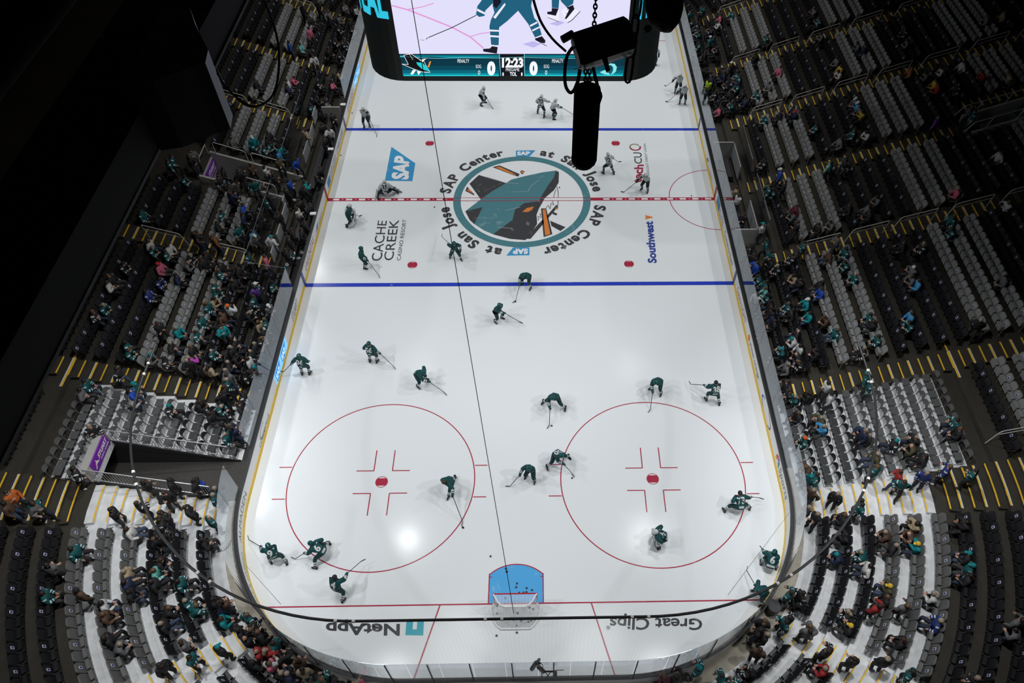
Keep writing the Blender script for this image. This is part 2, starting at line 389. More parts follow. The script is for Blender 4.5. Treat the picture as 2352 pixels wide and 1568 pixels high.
def saplogo(name, quad, z=Z2, mb=None, mi=(0, 1), fn=None):
    own = mb is None; mb = mb or MB(); fn = fn or quadmap(quad)
    e = Vector((0, 0, 0.004)) if own else Vector((0, 0, 0))
    mb.add([fn(u, v) for u, v in ((0, 0), (0, 1), (1, 1), (0.7, 0))], [(0, 1, 2, 3)], mi[0])
    put_text(mb, 'SAP', lambda u, v: fn(0.06 + u * 0.66, 0.16 + v * 0.68) + e, 0.06, mi[1])
    return mark(name, mb, [M_SAP, M_IWH]) if own else mb
def tri(a): return [Vector(p) for p in icepx(a, Z2)]
saplogo('sponsor_mark', tri([(1185, 359), (1230, 359), (1230, 345), (1185, 346)]))
saplogo('sponsor_mark', tri([(1216, 568), (1163, 568), (1163, 587), (1216, 586)]))
def rectq(cx, cy, wx, wy, ang, z):
    c, s = math.cos(ang), math.sin(ang)
    return [Vector((cx + a * wx / 2 * c - b * wy / 2 * s, cy + a * wx / 2 * s + b * wy / 2 * c, z)) for a, b in ((-1, -1), (1, -1), (1, 1), (-1, 1))]
# big blue logo, reads bottom to top
mb = MB(); q = [Vector(p) for p in icepx([(948, 416), (949, 322), (899, 337), (886, 413)], Z2)]
mb.add([Vector(p) for p in icepx([(947, 416), (954, 375), (899, 337), (884, 415)], Z2)], [(0, 1, 2, 3)], 0)
put_text(mb, 'SAP', quadmap([p + Vector((0, 0, 0.004)) for p in [Vector(p) for p in icepx([(939, 413), (941, 362), (907, 356), (898, 411)], Z2)]]), 0.05, 1)
mark('sponsor_mark', mb, [M_SAP, M_IWH])
def ice_text(t, L, m, off=0.01, name='ice_lettering', shear=0.0, space=1.0):
    mb = MB(); put_text(mb, t, quadmap([Vector(p) for p in icepx(L, Z2)]), off, 0, shear, space); return mark(name, mb, m)
# L: bottom-left, bottom-right, top-right, top-left of the word as it is read
ice_text('CACHE', [(877, 598), (889, 507), (868, 506), (852, 600)], M_IBLK, 0.005)
ice_text('CREEK', [(903, 598), (917, 505), (895, 505), (881, 598)], M_IBLK, 0.005)
ice_text('CASINO RESORT', [(920, 598), (934, 504), (925, 504), (911, 598)], M_IBLK, 0.005)
ice_text('tech', [(1474, 420), (1479, 378), (1458, 378), (1452, 420)], M_IBURG, 0.03)
ice_text('CU', [(1475, 376), (1474, 350), (1454, 350), (1458, 376)], M_IBLK, 0.01)
ice_text('TECHNOLOGY CREDIT UNION', [(1494, 418), (1483, 330), (1478, 330), (1488, 418)], M_IBLK, 0.0)
mb = MB(); c = at(1458, 338); ringm(mb, c[0], c[1], 0.3, 0.4, Z2, 0.5, 3.6); ringm(mb, c[0] + 0.03, c[1], 0.3, 0.42, Z2, 3.4, 6.6, mi=1)
mark('ice_lettering', mb, [icem('ice_olive', (0.25, 0.25, 0.15)), M_IBURG])
ice_text('Southwest', [(1509, 604), (1500, 508), (1480, 508), (1488, 604)], M_INAVY, 0.04)
mb = MB(); put_text(mb, 'v', quadmap([Vector(p) for p in icepx([(1500, 504), (1498, 494), (1482, 494), (1482, 504)], Z2)]), 0.08); mark('ice_lettering', mb, M_ORNG)
ice_text('NetApp', [(919, 1424), (749, 1421), (748, 1457), (918, 1460)], M_IBLK, 0.03)
mb = MB(); q = quadmap([Vector(p) for p in icepx([(974, 1423), (934, 1423), (931, 1458), (972, 1459)], Z2)])
for a, b, c, d in ((0, 0, 0.38, 1), (0.62, 0, 1, 1), (0.38, 0.62, 0.62, 1)): mb.add([q(a, b), q(c, b), q(c, d), q(a, d)], [(0, 1, 2, 3)])
mark('sponsor_mark', mb, M_ITEAL)
ice_text('Great Clips', [(1613, 1412), (1402, 1408), (1399, 1446), (1613, 1447)], M_IBLK, 0.02)
mb = MB(); c = at(1397, 1441); ringm(mb, c[0], c[1], 0.07, 0.09, Z2); disc(mb, c[0], c[1], 0.04, Z2); mark('ice_lettering', mb, M_IBLK)

# ------------------------------------------------------------------ dasher boards
BRD = empty('dasher_boards', (HX, 0, 0)); tag(BRD, 'white dasher boards with yellow kick strip and clear glass around the ice', 'rink boards')
def sweep(mb, s0, s1, prof, mi=0, step=0.5):
    """prof: closed list of (offset, z) swept along the boards"""
    ss = srange(s0, s1, step); n = len(prof); vs = []
    full = abs((s1 - s0) - PER) < 1e-6
    if full: ss = ss[:-1]
    for s in ss:
        for o_, z_ in prof:
            x, y = bpath(s, o_); vs.append((x, y, z_))
    L = len(ss); fs = []
    for i in range(L if full else L - 1):
        for k in range(n):
            fs.append((i * n + k, ((i + 1) % L) * n + k, ((i + 1) % L) * n + (k + 1) % n, i * n + (k + 1) % n))
    if not full: fs += [tuple(range(n)), tuple((L - 1) * n + k for k in range(n - 1, -1, -1))]
    mb.add(vs, fs, mi)
def child(mb, name, m, parent, label=None, smooth=False):
    o = mb.build(name, m, parent, smooth); o.matrix_parent_inverse = Matrix.Translation(-parent.location) if parent.rotation_euler.z == 0 else parent.matrix_world.inverted()
    if label: o['label'] = label
    return o
mb = MB(); sweep(mb, 0, PER, [(0, 0.0), (0, 1.0), (0.12, 1.0), (0.12, 0.0)]); child(mb, 'board_panel', M_BOARD, BRD)
mb = MB(); sweep(mb, 0, PER, [(-0.02, 0.0), (-0.02, 0.26), (0.0, 0.26), (0.0, 0.0)]); child(mb, 'kick_strip', M_YEL, BRD, 'yellow kick strip')
mb = MB(); sweep(mb, 0, PER, [(-0.01, 1.0), (-0.01, 1.1), (0.16, 1.1), (0.16, 1.0)]); child(mb, 'cap_rail', M_BLK, BRD, 'black cap rail')
def board_fn(s0, s1, z0, z1, off=-0.006):
    def f(u, v):
        x, y = bpath(s0 + (s1 - s0) * u, off); return Vector((x, y, z0 + (z1 - z0) * v))
    return f
def board_text(t, side, ya, yb, z0, z1, m, off=0.01, shear=0.0):
    """seen from the ice: on the right side text runs towards -y, on the left side towards +y"""
    mb = MB(); put_text(mb, t, board_fn(S_of(side, ya), S_of(side, yb), z0, z1), off, 0, shear); child(mb, 'sponsor_lettering', m, BRD)
for s in (-1, 1):
    for yy, m in ((-7.77, M_NAVY), (7.77, M_NAVY), (0, mat('board_red', (0.5, 0.03, 0.05)))):
        mb = MB(); f = board_fn(S_of(s, yy - 0.15), S_of(s, yy + 0.15), 0.0, 1.0, -0.024)
        mb.add([f(0, 0), f(1, 0), f(1, 1), f(0, 1)], [(0, 1, 2, 3)]); child(mb, 'line_marking', m, BRD)
def yL(px, py, z=0.6):
    d = ray(px, py); x = -HX if px < 1180 else HX; return CAM[1] + (x - CAM[0]) / d[0] * d[1]
# left side boards: text runs with +y
# [text, px/py start, px/py end, z0, z1]
for t, a, b, z0, z1, m, sh in (('STUART', (668, 727), (680, 683), 0.35, 0.8, M_GPR, 0.3), ('LAGUNITAS', (700, 614), (719, 546), 0.38, 0.85, M_MAR, 0.2),
                       ('AGENCY', (730, 510), (738, 482), 0.3, 0.48, M_GPR, 0),
                       ('AUTOMATION', (758, 402), (769, 352), 0.32, 0.52, M_GPR, 0), ('PACIFIC OFFICE', (758, 402), (769, 352), 0.6, 0.8, M_GPR, 0), ('COMERICA BANK', (774, 355), (788, 305), 0.35, 0.8, M_NAVY, 0),
                       ('COORS LIGHT', (800, 262), (812, 216), 0.35, 0.8, M_MAR, 0), ('CORDEVALLE', (597, 1027), (618, 953), 0.28, 0.5, M_GPR, 0)):
    board_text(t, -1, yL(*a), yL(*b), z0, z1, m, 0.0, sh)
for t, a, b, z0, z1, m, sh in (('AGENCY', (1630, 392), (1636, 418), 0.3, 0.48, M_GPR, 0),
                       ('AUTOMATION', (1650, 474), (1660, 520), 0.3, 0.5, M_NAVY, 0), ('PACIFIC OFFICE', (1650, 474), (1660, 520), 0.6, 0.8, M_NAVY, 0), ('Comerica Bank', (1662, 545), (1681, 615), 0.4, 0.8, M_GPR, 0),
                       ('Coors LIGHT', (1692, 668), (1712, 745), 0.35, 0.8, M_MAR, 0.2), ('planet orange', (1722, 790), (1742, 870), 0.35, 0.75, M_GPR, 0),
                       ('Sports', (1788, 1080), (1808, 1145), 0.3, 0.85, M_GPR, 0.2)):
    sa, sb = yL(*a), yL(*b); board_text(t, 1, sa, sb, z0, z1, m, 0.0, sh)
def board_shape(side, yc, zc, L, name, m, label=None):
    mb = MB(); s = S_of(side, yc)
    for poly in L: mb.add([board_fn(s, s + 1, 0, 1)(u, zc + v) for u, v in poly], [tuple(range(len(poly)))])
    child(mb, name, m, BRD, label)
cir = lambda r, a0=0, a1=6.283, n=20: [(r * math.cos(a0 + (a1 - a0) * i / n), r * math.sin(a0 + (a1 - a0) * i / n)) for i in range(n + (a1 - a0 < 6.2))]
def band(rx, ry, a0, a1, w, n=16):
    o = [(rx * math.cos(a0 + (a1 - a0) * i / n), ry * math.sin(a0 + (a1 - a0) * i / n)) for i in range(n + 1)]
    i_ = [(x * (1 - w), y * (1 - w)) for x, y in o]; return [[o[k], o[k + 1], i_[k + 1], i_[k]] for k in range(n)]
board_shape(1, yL(1720, 777), 0.55, [cir(0.2)], 'sponsor_mark', mat('orange_print', (0.8, 0.2, 0.03)))
board_shape(1, yL(1759, 948), 0.55, band(1.1, 0.36, 2.2, 4.6, 0.12), 'sponsor_mark', mat('blue_print', (0.03, 0.08, 0.55)))
board_shape(1, yL(1759, 948), 0.55, band(1.1, 0.36, -0.9, 1.4, 0.12), 'sponsor_mark', M_GPR)
yk = yL(1786, 1058)
for i, c in enumerate(((0.75, 0.35, 0.03), (0.7, 0.12, 0.03), (0.6, 0.02, 0.03), (0.2, 0.05, 0.35), (0.02, 0.15, 0.5), (0.02, 0.35, 0.15))):
    a = math.radians(195 - i * 42)
    P = [(0.05 * math.cos(a), 0.03 + 0.05 * math.sin(a))] + [(0.34 * math.cos(a + d), 0.34 * math.sin(a + d)) for d in (-0.3, -0.12, 0.12, 0.3)]
    board_shape(1, yk, 0.55, [P], 'sponsor_mark', mat('feather_%d' % i, c))
board_shape(-1, yL(727, 517), 0.5, [[(-0.4, -0.15), (0.1, -0.1), (0.4, 0.15), (-0.1, 0.1)]], 'sponsor_mark', M_NAVY)
board_shape(-1, yL(755, 415), 0.55, [[(-0.45, -0.25), (0.4, -0.25), (0.45, 0.25), (-0.4, 0.25)]], 'sponsor_mark', mat('mid_blue_print', (0.05, 0.25, 0.55)))
board_shape(1, yL(1648, 458), 0.6, [[(-0.1, -0.3), (0.9, -0.3), (0.9, 0.3), (-0.1, 0.3)]], 'sponsor_mark', mat('mid_blue_print', (0.05, 0.25, 0.55)))
board_shape(-1, yL(604, 985), 0.6, band(0.6, 0.25, 1.0, 5.2, 0.12), 'sponsor_mark', M_GPR)
# lit SAP panels on the left boards
for (a, b) in (((634, 878), (657, 782)), ((815, 202), (824, 150))):
    y0, y1 = yL(*a), yL(*b); mb = MB(); s0, s1 = S_of(-1, y0), S_of(-1, y1); f = board_fn(s0, s1, 0.21, 0.99, -0.008)
    mb.add([f(0, 0), f(1, 0), f(1, 1), f(0, 1)], [(0, 1, 2, 3)], 0)
    for k in (0, 1):
        g = board_fn(s0 + (s1 - s0) * (0.06 + 0.48 * k), s0 + (s1 - s0) * (0.46 + 0.48 * k), 0.3, 0.9, -0.012)
        g2 = board_fn(s0 + (s1 - s0) * (0.06 + 0.48 * k), s0 + (s1 - s0) * (0.46 + 0.48 * k), 0.3, 0.9, -0.015)
        mb.add([g(0, 0), g(0.5, 0), g(1, 1), g(0, 1)], [(0, 1, 2, 3)], 1)
        put_text(mb, 'SAP', lambda u, v: g2(0.05 + u * 0.65, 0.2 + v * 0.6), 0.05, 2)
    child(mb, 'lit_panel', [emat('panel_glow', (0.25, 0.62, 1.0), 1.0), emat('panel_blue', (0.02, 0.3, 0.9), 0.8), emat('panel_white', (0.6, 0.85, 1.0), 1.0)], BRD, 'glowing light blue sponsor panel')
sc0 = AY + ARC + 2 * AX + ARC   # s at left side, y=-AY
for t, sa, sb, z0, z1, off in (('ALMADEN', sc0 - 2.4, sc0 + 0.1, 0.45, 0.8, 0.0), ('RESORT & CASINO', sc0 - 6.3, sc0 - 2.9, 0.4, 0.6, 0.01)):
    mb = MB(); put_text(mb, t, board_fn(sa, sb, z0, z1), off); child(mb, 'sponsor_lettering', M_GPR, BRD)
board_shape(1, yL(1626, 365), 0.5, [[(-0.4, -0.15), (0.1, -0.1), (0.4, 0.15), (-0.1, 0.1)]], 'sponsor_mark', M_GPR)
# ------------------------------------------------------------------ rink glass, net and net bar
def panel(s0, s1, z0, z1, label, grp):
    mb = MB(); ss = srange(s0 + 0.012, s1 - 0.012, 0.35); vs = []
    for s in ss:
        for o_, z_ in ((0.10, z0), (0.112, z0), (0.112, z1), (0.10, z1)): x, y = bpath(s, o_); vs.append((x, y, z_))
    L = len(ss); fs = [(i * 4 + k, (i + 1) * 4 + k, (i + 1) * 4 + (k + 1) % 4, i * 4 + (k + 1) % 4) for i in range(L - 1) for k in range(4)]
    fs += [(0, 1, 2, 3), tuple((L - 1) * 4 + k for k in (3, 2, 1, 0))]
    mb.add(vs, fs); x, y = bpath((s0 + s1) / 2, 0.1)
    return child(mb, 'glass_panel', M_GLASS, BRD)
def where_s(s):
    x, y = bpath(s)
    side = 'right' if x > 0 else 'left'
    if abs(x) < AX + 0.01: return 'near end'
    if abs(y) > AY: return ('near ' if y < 0 else 'far ') + side + ' corner'
    return side + ' side'
cnt = {}
def glass_run(s0, s1, wd, zt):
    n = max(1, round((s1 - s0) / wd))
    for i in range(n):
        a, b = s0 + (s1 - s0) * i / n, s0 + (s1 - s0) * (i + 1) / n
        wname = where_s((a + b) / 2); cnt[wname] = cnt.get(wname, 0) + 1
        panel(a, b, 1.1, zt, 'clear rink glass panel on the boards, %s, %s in its run' % (wname, ORD[cnt[wname]]), 'glass panels on the %s boards' % wname)
glass_run(-34, 21.2, 1.83, 3.0)
glass_run(21.2, AY + ARC + 2 * AX + ARC + AY - 21.95, 1.25, 3.45)
glass_run(S_of(-1, -19.75), S_of(-1, -9.2), 1.83, 3.0)
glass_run(S_of(-1, 9.6), S_of(-1, 34), 1.83, 3.0)
# posts on the end glass
ss = srange(S_NE - 9.6, S_NE + 9.6, 1.6)
for i, s in enumerate(ss):
    mb = MB(); x, y = bpath(s, 0.145); mb.tube([(x, y, 1.1), (x, y, 3.47)], 0.028, 6)
    child(mb, 'glass_post', M_BLK, BRD)
# zamboni gate glass
NB = [bpath(s, 0.75) for s in srange(20.6, 2 * S_NE - 20.6, 0.5)]
mb = MB(); mb.tube([(x, y, 10.35) for x, y in NB], 0.045, 8)
o = mb.build('net_bar', M_BLK); tag(o, 'long black curved pipe carrying the safety net above the near end', 'net bar')
for i in range(9):
    s = 22 + i * (2 * S_NE - 44) / 8
    for d in (0, 0.5):
        x, y = bpath(s + d, 0.75); x2, y2 = bpath(s + d + 0.09, 0.75); c = MB(); c.tube([(x, y, 10.35), (x2, y2, 10.35)], 0.055, 8); c = c.build('pipe_clamp', M_RAIL, o)
nb = MB(); ss = srange(20.6, 2 * S_NE - 20.6, 0.5); vs = []
for s in ss:
    for k in range(7):
        t = k / 6; x, y = bpath(s, 0.75 * (1 - t) + 0.12 * t - 0.2 * math.sin(math.pi * t)); vs.append((x, y, 10.3 * (1 - t) + 3.45 * t))
nb.add(vs, [(i * 7 + k, (i + 1) * 7 + k, (i + 1) * 7 + k + 1, i * 7 + k + 1) for i in range(len(ss) - 1) for k in range(6)])
o = nb.build('safety_net', M_NET); tag(o, 'fine mesh safety net hanging from the black pipe to the end glass', 'net')
for nm, a, b, lab in (('net_cable', (945, 0, 24.0), (1180, 1408, 10.4), 'thin cable running over the ice from the scoreboard side to the net pipe'),
                      ('rope', (1813, 1177, 3.3), (1672, 1366, 10.3), 'thin cord crossing the near right corner below the net pipe'),
                      ('rope', (567, 1300, 3.3), (645, 1387, 10.3), 'thin cord crossing the near left corner below the net pipe')):
    A, B = Vector(at(a[0], a[1], a[2])), Vector(at(b[0], b[1], b[2])); mb = MB()
    P = [A.lerp(B, t / 12) - Vector((0.0, 0, (0.25 if nm == 'net_cable' else 0.0) * math.sin(math.pi * t / 12))) for t in range(13)]
    mb.tube(P, 0.010 if nm == 'net_cable' else 0.006, 4)
    if nm == 'net_cable': mb.ball(P[11], 0.04)
    o = mb.build(nm, M_BLK); tag(o, lab, 'cable')

# ------------------------------------------------------------------ stands
RJ = lambda j: 9.41 + 0.92 * j          # radius of the front edge of row j, measured from the corner centres
ZJ = lambda j: 0.03 + 0.3404 * j
def terrace(name, s0, s1, j0, j1, m, label):
    prof = []
    for j in range(j0, j1 + 1):
        o_ = RJ(j) - RC; prof += [(o_, ZJ(j) if j > j0 else ZJ(j)), (RJ(j + 1) - RC, ZJ(j))]
    prof = [(RJ(j0) - RC, ZJ(j0) - 0.36)] + prof + [(RJ(j1 + 1) - RC, ZJ(j0) - 0.36)]
    mb = MB(); sweep(mb, s0, s1, prof[::-1], 0, 0.8)
    # close the stepped ends with triangulated quads
    o = mb.build(name, m); tag(o, label, None, None, 'structure'); return o
T0, T1 = 16.75, 2 * S_NE - 16.75
S_TN0, S_TN1 = S_of(-1, -21.95), S_of(-1, -19.8)     # ice resurfacer tunnel
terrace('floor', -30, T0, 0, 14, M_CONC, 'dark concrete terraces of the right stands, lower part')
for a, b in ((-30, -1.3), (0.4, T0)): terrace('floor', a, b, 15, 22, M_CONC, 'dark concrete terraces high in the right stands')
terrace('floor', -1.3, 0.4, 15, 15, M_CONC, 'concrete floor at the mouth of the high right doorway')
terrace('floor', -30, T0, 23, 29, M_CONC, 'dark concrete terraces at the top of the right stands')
terrace('floor', T0, 21.9, 0, 7, M_ALU, 'pale aluminium platform rows of the right side')
terrace('floor', 21.9, S_NE, 0, 5, M_ALU, 'pale aluminium platform rows of the near right corner')
terrace('floor', S_NE, S_TN0, 0, 5, M_ALU, 'pale aluminium platform rows of the near left corner')
terrace('floor', S_TN1, T1, 0, 5, M_ALU, 'pale aluminium platform rows beside the tunnel')
terrace('floor', S_TN0, T1, 6, 7, M_ALU, 'pale aluminium rows above the tunnel')
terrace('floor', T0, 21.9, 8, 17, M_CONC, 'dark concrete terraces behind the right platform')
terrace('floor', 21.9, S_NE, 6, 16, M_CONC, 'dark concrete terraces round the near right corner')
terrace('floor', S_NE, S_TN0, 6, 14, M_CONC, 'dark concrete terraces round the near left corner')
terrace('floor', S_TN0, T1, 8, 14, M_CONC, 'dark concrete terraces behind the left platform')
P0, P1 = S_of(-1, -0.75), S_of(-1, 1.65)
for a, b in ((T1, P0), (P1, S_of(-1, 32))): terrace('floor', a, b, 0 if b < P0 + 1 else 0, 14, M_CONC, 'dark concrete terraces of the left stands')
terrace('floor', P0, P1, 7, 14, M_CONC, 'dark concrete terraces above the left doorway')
terrace('floor', P0, P1, 1, 1, M_CONC, 'landing in front of the left doorway')
mb = MB(); sweep(mb, 2 * S_NE - 20.5, PER + 20.5, [(0.12, -0.05), (0.12, 0.0), (1.0, 0.0), (1.0, -0.05)]); o = mb.build('floor', mat('walkway_dark', (0.03, 0.03, 0.03), 0.8)); tag(o, 'dark walkway behind the side boards', None, None, 'structure')
mb = MB(); sweep(mb, 20.5, 2 * S_NE - 20.5, [(0.12, -0.05), (0.12, 0.0), (1.0, 0.0), (1.0, -0.05)]); o = mb.build('floor', mat('walkway_concrete', (0.42, 0.38, 0.31), 0.85, noise=0.3, scale=3)); tag(o, 'concrete walkway between the boards and the first row', None, None, 'structure')
# back wall behind everything, very dark
mb = MB(); mb.box((-60, -70, -1), (60, 60, -0.6)); o = mb.build('floor', M_DK); tag(o, 'dark ground under the stands', None, None, 'structure')

# stairs: s centre, half width, rows, pale
def stairs(sc, hw, j0, j1, pale, label):
    x, y = bpath(sc, RJ(j0) - RC); T = empty('aisle_stairs', (x, y, ZJ(j0))); tag(T, label, 'stairs')
    m = M_ALU if pale else M_CONC
    for j in range(j0, j1 + 1):
        r0, r1 = RJ(j) + 0.5, RJ(j + 1) - 0.002; mb = MB()
        sweep(mb, sc - hw, sc + hw, [(r0 - RC, ZJ(j)), (r0 - RC, ZJ(j) + 0.17), (r1 - RC, ZJ(j) + 0.17), (r1 - RC, ZJ(j))], 0, 0.4)
        child(mb, 'half_step', m, T)
    h2 = hw * (0.98 if pale else 0.92)
    for j in range(j0, j1 + 1):
        for r, z, two in ((RJ(j), ZJ(j), True), (RJ(j) + 0.5, ZJ(j) + 0.17, pale)):
            if j == j0 and r == RJ(j): continue
            mb = MB(); o_ = r - RC; sweep(mb, sc - h2, sc + h2, [(o_ - 0.004, z - 0.03), (o_ - 0.004, z + 0.005), (o_ + 0.055, z + 0.005), (o_ + 0.055, z - 0.03)], 0, 0.4)
            child(mb, 'yellow_nosing', M_NOSE, T)
            if two and not pale:
                mb = MB(); sweep(mb, sc - h2, sc + h2, [(o_ + 0.06, z - 0.01), (o_ + 0.06, z + 0.004), (o_ + 0.11, z + 0.004), (o_ + 0.11, z - 0.01)], 0, 0.4)
                child(mb, 'white_nosing', M_NOSW, T)
    return T
A_Y = [-16.1, -6.45, 0.55, 7.6, 14.65, 22.2]
NM = ['beside the platform', 'on the blue line', 'at centre ice', 'at the far blue line', 'beyond the far blue line', 'at the far corner']
for i, yy in enumerate(A_Y):
    if i == 2:
        stairs(-yy, 0.52, 1, 14, False, 'concrete aisle steps with yellow nosings in the right stands %s' % NM[i])
        stairs(-2.6, 0.5, 15, 26, False, 'concrete aisle steps high in the right stands above the doorway')
        continue
    stairs(-yy, 0.55, 0 if i in (0,) else 1, [12, 14, 0, 26, 26, 22][i], False, 'concrete aisle steps with yellow nosings in the right stands %s' % NM[i])
    stairs(S_of(-1, yy), 0.55, 0 if i == 0 else 1, 11, False, 'concrete aisle steps with yellow nosings in the left stands %s' % NM[i])
stairs(22.5, 0.6, 0, 5, True, 'pale metal steps with yellow nosings between right platform and corner')
stairs(2 * S_NE - 22.55, 0.55, 0, 5, True, 'pale metal steps with yellow nosings below the left tunnel')
SA = AY + RC * math.radians(42.3)
stairs(SA, 0.46, 0, 5, True, 'pale metal steps with yellow nosings in the near right corner')
stairs(2 * S_NE - SA, 0.46, 0, 5, True, 'pale metal steps with yellow nosings in the near left corner')
stairs(SA + 4.6, 0.46, 0, 5, True, 'pale metal steps with yellow nosings at the near end, right part')
for sg, nm in ((1, 'right'), (-1, 'left')):
    s = 22.5 if sg > 0 else 2 * S_NE - 22.55; stairs(s, 0.58, 6, 13, False, 'concrete steps above the pale steps of the %s side' % nm)
# long cross-aisle edges
for sg, y0, y1, j, nm in ((1, -13.9, -17.2, 9, 'right'), (-1, -13.2, -17.3, 9, 'left')):
    s0, s1 = sorted((S_of(sg, y0), S_of(sg, y1))); mb = MB(); o_ = RJ(j) - RC; z = ZJ(j)
    sweep(mb, s0, s1, [(o_ + 0.02, z - 0.02), (o_ + 0.02, z + 0.007), (o_ + 0.1, z + 0.007), (o_ + 0.1, z - 0.02)])
    x, y = bpath(s0, o_); o = mb.build('landing_stripe', M_NOSE); tag(o, 'yellow stripe along the landing edge of the %s stands' % nm, 'floor stripe')
    mb = MB(); sweep(mb, s0 + (1.6 if sg > 0 else 0), s1 - (0 if sg > 0 else 1.6), [(o_ + 0.11, z), (o_ + 0.11, z + 0.007), (o_ + 0.17, z + 0.007), (o_ + 0.17, z)])
    mb.build('white_stripe', M_NOSW, o)

# hand rails -------------------------------------------------------------------
def aisle_rail(side, y, x0, ln, label):
    z = lambda x: 0.03 + 0.37 * (abs(x) - 13.83); xs = side
    P = lambda x, h: (xs * x, y, z(x) + h)
    T = empty('hand_rail', (xs * x0, y, z(x0))); tag(T, label, 'hand rail', 'aisle hand rails')
    mb = MB(); mb.tube([P(x0 - 0.25, 0.0), P(x0, 0.85), P(x0 + 0.12, 0.95), P(x0 + ln, 0.95), P(x0 + ln + 0.02, 0.8)], 0.024, 6); child(mb, 'top_rail', M_RAIL, T)
    mb = MB(); mb.tube([P(x0 - 0.02, 0.68), P(x0 + ln, 0.68)], 0.02, 6); child(mb, 'mid_rail', M_RAIL, T)
    mb = MB(); mb.tube([P(x0 + ln + 0.02, 0.85), P(x0 + ln - 0.1, 0.0)], 0.022, 6); child(mb, 'post', M_RAIL, T)
k = 0
for yy, xs, nm in ((7.55, (16.6, 19.35, 22.1, 24.8, 27.6, 30.5, 33.3), 'far blue line'), (-6.45, (17.1, 19.7, 22.2, 25.0, 27.7), 'near blue line'),
                   (14.4, (16.3, 19.1, 21.9, 24.8, 27.9, 30.9), 'row beyond the far blue line'), (22.1, (16.5, 19.3, 22.1), 'far corner')):
    for i, x in enumerate(xs): aisle_rail(1, yy, x, 1.9, 'pale hand rail, %s up the right aisle at the %s' % (ORD[i + 1], nm))
for yy, xs, nm in ((7.4, (16.6, 19.3), 'far blue line'), (-6.6, (16.2, 19.6), 'near blue line'), (21.8, (17.4, 20.0), 'far corner')):
    for i, x in enumerate(xs): aisle_rail(-1, yy, x, 1.9, 'pale hand rail, %s up the left aisle at the %s' % (ORD[i + 1], nm))
aisle_rail(1, -21.0, 22.3, 2.4, 'pale hand rail behind the right platform rows')

# ice resurfacer tunnel on the left -------------------------------------------
xw = -(AX + RJ(6)) + 0.0
def wall(name, mb, m, label): o = mb.build(name, m); tag(o, label, None, None, 'structure'); return o
mb = MB(); mb.box((xw - 4, -21.95, -0.02), (-13.2, -19.8, 0.012)); mb2 = mb
wall('floor', mb, mat('rubber_floor', (0.05, 0.047, 0.043), 0.8, noise=0.3), 'dark rubber floor of the tunnel')
mb = MB(); mb.box((xw - 0.35, -22.05, 2.2), (xw, -19.75, 2.95)); wall('wall_left', mb, M_GREY, 'grey concrete beam over the tunnel mouth')
for yy in (-21.97, -19.78):
    mb = MB(); P = [(-13.9, 0.0), (-13.9, 0.1)] + [(-(AX + RJ(j)), ZJ(j)) for j in range(0, 7)] + [(xw - 3, ZJ(6)), (xw - 3, 0)]
    mb.prism(P, yy - 0.03, yy + 0.03, 0, lambda u, v, w_: (u, w_, v)); wall('wall_left', mb, M_DK, 'dark side wall of the tunnel, %s side' % ('near' if yy < -21 else 'far'))
def barred_rail(A, B, h0, h1, n, name, label, m=M_GALV):
    """railing with upright bars from A to B (base line points), top offset"""
    A, B = Vector(A), Vector(B); T = empty(name, A); tag(T, label, 'railing')
    up = Vector((0, 0, 1))
    for nm, h in (('top_rail', h1), ('bottom_rail', h0)):
        mb = MB(); mb.tube([A + up * h, B + up * h], 0.03, 6); child(mb, nm, m, T)
    for i in range(n + 1):
        P = A.lerp(B, i / n); mb = MB(); mb.tube([P + up * h0, P + up * h1], 0.014, 5); child(mb, 'bar', m, T)
barred_rail((-19.45, -21.95, 2.2), (-14.4, -21.95, 0.45), 0.06, 0.98, 40, 'tunnel_railing', 'pale barred railing on the near side of the tunnel')
barred_rail((-19.45, -19.8, 2.15), (-14.1, -19.8, 0.45), 0.06, 0.98, 40, 'tunnel_railing', 'pale barred railing on the far side of the tunnel')
def signface(P, texts, shapes, name, label, cat='sign', m=M_PURP, tm=M_WHT):
    """P: bl, br, tr, tl; slab with writing"""
    P = [Vector(p) for p in P]; n = (P[1] - P[0]).cross(P[3] - P[0]).normalized(); mb = MB()
    mb.add([p for p in P] + [p - n * 0.05 for p in P], [(0, 1, 2, 3), (7, 6, 5, 4), (0, 4, 5, 1), (1, 5, 6, 2), (2, 6, 7, 3), (3, 7, 4, 0)])
    c = sum(P, Vector()) / 4; o = mb.build(name, m); rebase(o, c); tag(o, label, cat)
    q = quadmap([p + n * 0.006 - c for p in P])
    for t, u0, v0, u1, v1, off, sh in texts:
        mb = MB(); put_text(mb, t, lambda u, v: q(u0 + (u1 - u0) * u, v0 + (v1 - v0) * v), off, 0, sh); mb.build('lettering', tm, o)
    for L in shapes:
        mb = MB(); mb.add([q(a, b) for a, b in L], [tuple(range(len(L)))]); mb.build('emblem', tm, o)
    return o
BIRD = [(0.03, 0.25), (0.1, 0.3), (0.16, 0.55), (0.2, 0.62), (0.2, 0.85), (0.25, 0.6), (0.3, 0.45), (0.37, 0.42), (0.3, 0.35), (0.24, 0.38), (0.18, 0.42), (0.12, 0.2)]
STU = [('STUART', 0.36, 0.42, 0.96, 0.78, 0.05, 0.25), ('event rentals', 0.4, 0.16, 0.95, 0.34, 0.02, 0)]
signface([(xw + 0.05, -21.6, 2.2), (xw + 0.05, -19.9, 2.2), (xw + 0.05, -19.9, 2.9), (xw + 0.05, -21.6, 2.9)], STU, [BIRD], 'tunnel_sign', 'purple sign lettered STUART above the tunnel mouth')

